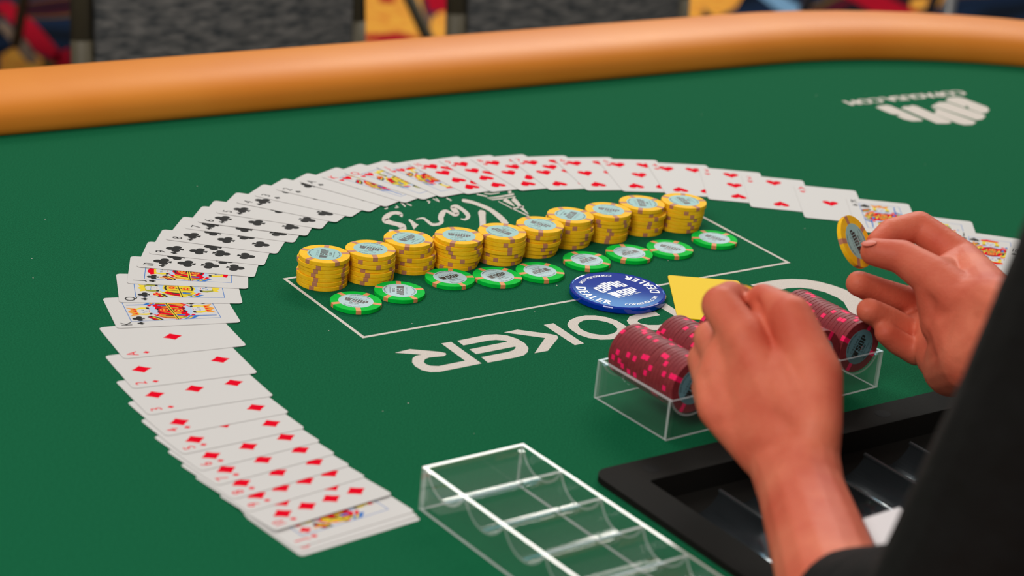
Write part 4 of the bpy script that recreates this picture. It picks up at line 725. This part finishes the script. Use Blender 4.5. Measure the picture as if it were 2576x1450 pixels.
# ---------------------------------------------------------------- the dealer
person = link('person', None, loc=(0.44, 0.97, 0)); tag(person, 'person in black sleeves pinching a yellow chip in each hand over the tray', 'person')
PO = Vector((0.44, 0.97, 0))
def P3(t): return Vector((t[0]*MM, t[1]*MM, TZ+t[2]*MM))-PO
def ball(mb, c, r, nu=14, nv=10, sc=(1, 1, 1), rot=None):
    vs = [(0, 0, r)]
    for i in range(1, nv):
        for j in range(nu):
            a = pi*i/nv; b = 2*pi*j/nu; vs.append((r*sin(a)*cos(b), r*sin(a)*sin(b), r*cos(a)))
    vs.append((0, 0, -r)); fs = []
    for j in range(nu): fs.append((0, 1+j, 1+(j+1) % nu)); fs.append((len(vs)-1, 1+(nv-2)*nu+(j+1) % nu, 1+(nv-2)*nu+j))
    for i in range(nv-2):
        for j in range(nu): fs.append((1+i*nu+j, 1+(i+1)*nu+j, 1+(i+1)*nu+(j+1) % nu, 1+i*nu+(j+1) % nu))
    vs = [Vector((v[0]*sc[0], v[1]*sc[1], v[2]*sc[2])) for v in vs]
    if rot: vs = [rot @ v for v in vs]
    mb.add([v+c for v in vs], fs)
def limb(mb, pts, flat_end=False):
    for i, (p, r) in enumerate(pts):
        if not (flat_end and i == len(pts)-1): ball(mb, p, r)
    for (p, r), (q, s) in zip(pts[:-1], pts[1:]): mb.tube(p, q, r, 16, 0, s)
def remesh(name, mb, material, voxel, smooth_it, parent, post=None):
    me = mb.mesh(name, material); o = bpy.data.objects.new(name, me); COL.objects.link(o)
    m = o.modifiers.new('r', 'REMESH'); m.mode = 'VOXEL'; m.voxel_size = voxel; m.use_smooth_shade = True
    s = o.modifiers.new('s', 'SMOOTH'); s.factor = 0.5; s.iterations = smooth_it
    dg = bpy.context.evaluated_depsgraph_get(); dg.update()
    new = bpy.data.meshes.new_from_object(o.evaluated_get(dg)); new.name = name
    bpy.data.objects.remove(o, do_unlink=True)
    if post: post(new)
    new.polygons.foreach_set('use_smooth', [True]*len(new.polygons))
    if not new.materials: new.materials.append(material)
    return link(name, new, parent)
def H(d, k): t = d[k]; return (P3(t), t[3]*MM)
body = MB()
EL_L, SH_L = P3((236, 960, 96)), P3((290, 903, 372))
EL_R, SH_R = P3((525, 1240, 130)), P3((596, 1112, 368))
a = lambda *ks: limb(body, [H(HAND_A, k) for k in ks])
limb(body, [(SH_L, 0.042), (EL_L, 0.036), H(HAND_A, 'fa0'), H(HAND_A, 'fa1'), H(HAND_A, 'fa2')]); a('fa2', 'wu'); a('fa2', 'wr'); a('wu', 'wr')
a('wr', 'ib', 'im', 'ip', 'id', 'it'); a('wr', 'mb', 'mm', 'mp', 'md', 'mt'); a('wu', 'rb', 'rm', 'rp', 'rd', 'rt'); a('wu', 'pb', 'pm', 'pp', 'pd', 'pt')
a('wr', 'tc', 'tm', 'ti', 'tt'); a('im', 'mm', 'rm', 'pm'); a('tc', 'w2', 'w1', 'w3'); a('tm', 'w4', 'w1'); a('w2', 'p2', 'p3'); a('w1', 'p1', 'p3'); a('th', 'tm'); a('th', 'p1'); a('im', 'p1'); a('im', 'w5', 'ti')
mid = lambda u, v, f=1.0: ((H(HAND_A, u)[0]+H(HAND_A, v)[0])/2, (H(HAND_A, u)[1]+H(HAND_A, v)[1])/2*f)
for u, v, s, t in (('ib', 'mb', 'im', 'mm'), ('mb', 'rb', 'mm', 'rm'), ('rb', 'pb', 'rm', 'pm')): limb(body, [mid(u, v, 1.02), mid(s, t, 0.94)]); a('ib', 'w1')
bq = lambda *ks: limb(body, [H(HAND_B, k) for k in ks])
limb(body, [(SH_R, 0.042), (EL_R, 0.036), H(HAND_B, 'fe')]); bq('fe', 'wa'); bq('fe', 'wb'); bq('wa', 'wb')
bq('wa', 'tc', 'tm', 'ti', 'tt'); bq('wa', 'im', 'ip', 'id', 'it'); bq('th2', 'mm', 'mp', 'md', 'mt'); bq('th2', 'rm', 'rp', 'rd', 'rt'); bq('wb', 'pm', 'pp', 'pd', 'pt')
bq('im', 'mm', 'rm', 'pm'); bq('tc', 'th', 'th2'); bq('wb', 'hy', 'hy2', 'pm'); bq('th', 'tm'); bq('pc', 'rm'); bq('pc', 'hy2'); bq('tm', 'web', 'im'); bq('th2', 'hy'); bq('th2', 'wa'); bq('th2', 'wb')
# shoulders, neck and head (out of the picture, facing the cards)
NK = P3((428, 1010, 400)); HD = P3((408, 1040, 570)); FD = Vector((-0.577, 0.816, 0)); SD = Vector((0.816, 0.577, 0))
limb(body, [(SH_L, 0.045), (P3((440, 1000, 385)), 0.05), (SH_R, 0.045)]); limb(body, [(P3((440, 1000, 330)), 0.09), (NK, 0.058), (HD-Vector((0, 0, 0.05)), 0.052)])
rot = Matrix((SD, FD, Vector((0, 0, 1)))).transposed()
ball(body, HD+Vector((0, 0, 0.02)), 0.09, 24, 18, (0.84, 1.02, 1.18), rot); ball(body, HD+FD*0.035-Vector((0, 0, 0.06)), 0.055, 16, 12, (0.9, 0.95, 1), rot)
limb(body, [(HD+FD*0.09+Vector((0, 0, 0.02)), 0.010), (HD+FD*0.108-Vector((0, 0, 0.022)), 0.013)])
for s in (-1, 1):
    ball(body, HD+SD*0.078*s-Vector((0, 0, 0.01)), 0.028, 12, 10, (0.35, 0.7, 1.1), rot); ball(body, HD+FD*0.078+SD*0.032*s+Vector((0, 0, 0.012)), 0.014, 10, 8)
limb(body, [(HD+FD*0.083-SD*0.02-Vector((0, 0, 0.058)), 0.007), (HD+FD*0.083+SD*0.02-Vector((0, 0, 0.058)), 0.007)])
def creases(me):
    lines = [(CREASE['b1'], CREASE['b2'], 2.2, 1.6), (CREASE['b3'], CREASE['b4'], 2.4, 1.6), (CREASE['m1'], CREASE['m2'], 2.2, 1.4), (CREASE['c1'], CREASE['c2'], 2.4, 1.4), (CREASE['a1'], CREASE['a2'], 2.0, 3.2), (CREASE['a3'], CREASE['a4'], 2.6, 2.6), (CREASE['a5'], CREASE['a6'], 2.2, 2.0), (CREASE['a7'], CREASE['a8'], 3.2, -1.6)]
    L = [(P3(p), P3(q), s*MM*2.2, d*MM) for p, q, s, d in lines]
    nr = [v.normal.copy() for v in me.vertices]
    ctr = (P3(CREASE['b2'])+P3(CREASE['a2']))/2
    for v in me.vertices:
        if (v.co-ctr).length > 0.26: continue
        for p, q, s, d in L:
            t = q-p; f = max(0, min(1, (v.co-p).dot(t)/t.length_squared)); dist = (v.co-p-t*f).length
            if dist < s*3: v.co -= nr[v.index]*d*math.exp(-(dist/s)**2)
bd = remesh('body', body, M['skin'], 0.0017, 6, person, creases)
bd['label'] = 'bare hands and forearms'
# clothing
sh = MB()
HM = P3(HEM)
limb(sh, [(SH_L, 0.062), (P3((262, 932, 225)), 0.054), (EL_L, 0.050), ((EL_L+HM)/2, 0.043), (HM, 0.0385)], flat_end=True)
WB = (H(HAND_B, 'wa')[0]+H(HAND_B, 'wb')[0])/2; WB = WB+(EL_R-WB)*0.10
limb(sh, [(SH_R, 0.062), (EL_R, 0.054), (WB, 0.044)], flat_end=True)
TC = P3((450, 985, 300))
limb(sh, [(SH_L, 0.06), (P3((440, 1000, 360)), 0.075), (SH_R, 0.06)])
SPINE = [((450, 985, 310), 0.10), ((472, 952, 180), 0.10), ((512, 893, 50), 0.105), ((524, 878, -120), 0.11), ((524, 878, -280), 0.125)]
for s in (-0.085, 0, 0.085): limb(sh, [(P3(p)+SD*s, r) for p, r in SPINE])
g = remesh('black_top', sh, M['shirt'], 0.004, 6, person); g['label'] = 'black long-sleeved top'
tr = MB()
for s in (-0.1, 0.1): limb(tr, [(P3((524, 878, -300))+SD*s, 0.10), (P3((524, 878, -300))+SD*s*1.2+FD*0.30, 0.075), (P3((524, 878, -700))+SD*s*1.2+FD*0.30, 0.055)])
remesh('trousers', tr, M['shirt'], 0.006, 5, person)
for s in (-0.12, 0.12):
    b = MB(); c = P3((524, 878, 0))+SD*s+FD*0.36; b.box(-0.045, -0.13, 0, 0.045, 0.13, 0.07); o = b.build('shoe', M['shirt'], person); o.location = Vector((c.x, c.y, 0)); o.rotation_euler = (0, 0, atan2(SD.y, SD.x)); bevel(o, 0.03, 3)
hr = MB(); ball(hr, HD+Vector((0, 0, 0.035))-FD*0.012, 0.096, 24, 16, (0.86, 1.0, 1.12), rot)
hm = hr.mesh('hair', M['hair'], True)
bm = bmesh.new(); bm.from_mesh(hm)
bmesh.ops.delete(bm, geom=[v for v in bm.verts if (v.co-HD).dot(FD) > 0.02 and v.co.z < HD.z+0.075 or v.co.z < HD.z-0.03], context='VERTS'); bm.to_mesh(hm); bm.free()
ho = link('hair', hm, person); sm = ho.modifiers.new('t', 'SOLIDIFY'); sm.thickness = 0.006
# white cuff showing past the left sleeve
cf = MB(); pts = [P3(p) for p in CUFF]; nrm = (pts[1]-pts[0]).cross(pts[3]-pts[0]).normalized()*0.0012; k = len(pts)
cf.add([p+nrm for p in pts]+[p-nrm for p in pts], [tuple(range(k)), tuple(reversed(range(k, 2*k)))]+[(i, k+i, k+(i+1) % k, (i+1) % k) for i in range(k)])
co = cf.build('shirt_cuff', M['cuff'], person); co['label'] = 'white shirt cuff'
# chips held in the fingers
CB = -_fw
def held(center, nvec, label, rollang):
    Z = nvec.normalized(); X = Z.orthogonal().normalized(); Y = Z.cross(X); X2 = X*cos(rollang)+Y*sin(rollang); Y2 = Z.cross(X2)
    c = Vector((center[0]*MM, center[1]*MM, TZ+center[2]*MM))-Z*CHT/2
    mw = Matrix(((X2.x, Y2.x, Z.x, c.x), (X2.y, Y2.y, Z.y, c.y), (X2.z, Y2.z, Z.z, c.z), (0, 0, 0, 1)))
    return chip(YB, YS, YI, YP, label, None, mw=mw, top=True)
held(CHIP_B, CB*0.60+CAM_R*0.74+CAM_U*0.30, 'yellow chip pinched between thumb and forefinger of the raised right hand', 0.6)
held(CHIP_A, CB*0.9+CAM_U*0.25+CAM_R*0.1, 'yellow chip peeking out of the closed left fist', 0.2)
# thumbnail of the right hand
nb = MB(); nz = (CAM_U*0.85+CB*0.45-CAM_R*0.15).normalized(); nx = (-CAM_R*0.95+CAM_U*0.0).normalized(); nx = (nx-nz*nx.dot(nz)).normalized(); ny = nz.cross(nx)
ball(nb, P3(NAIL), 1.0, 20, 12, (0.0056, 0.0044, 0.0009), Matrix((nx, ny, nz)).transposed())
link('thumbnail', nb.mesh('thumbnail', M['nail'], True), person)['label'] = 'pale pink thumbnail'
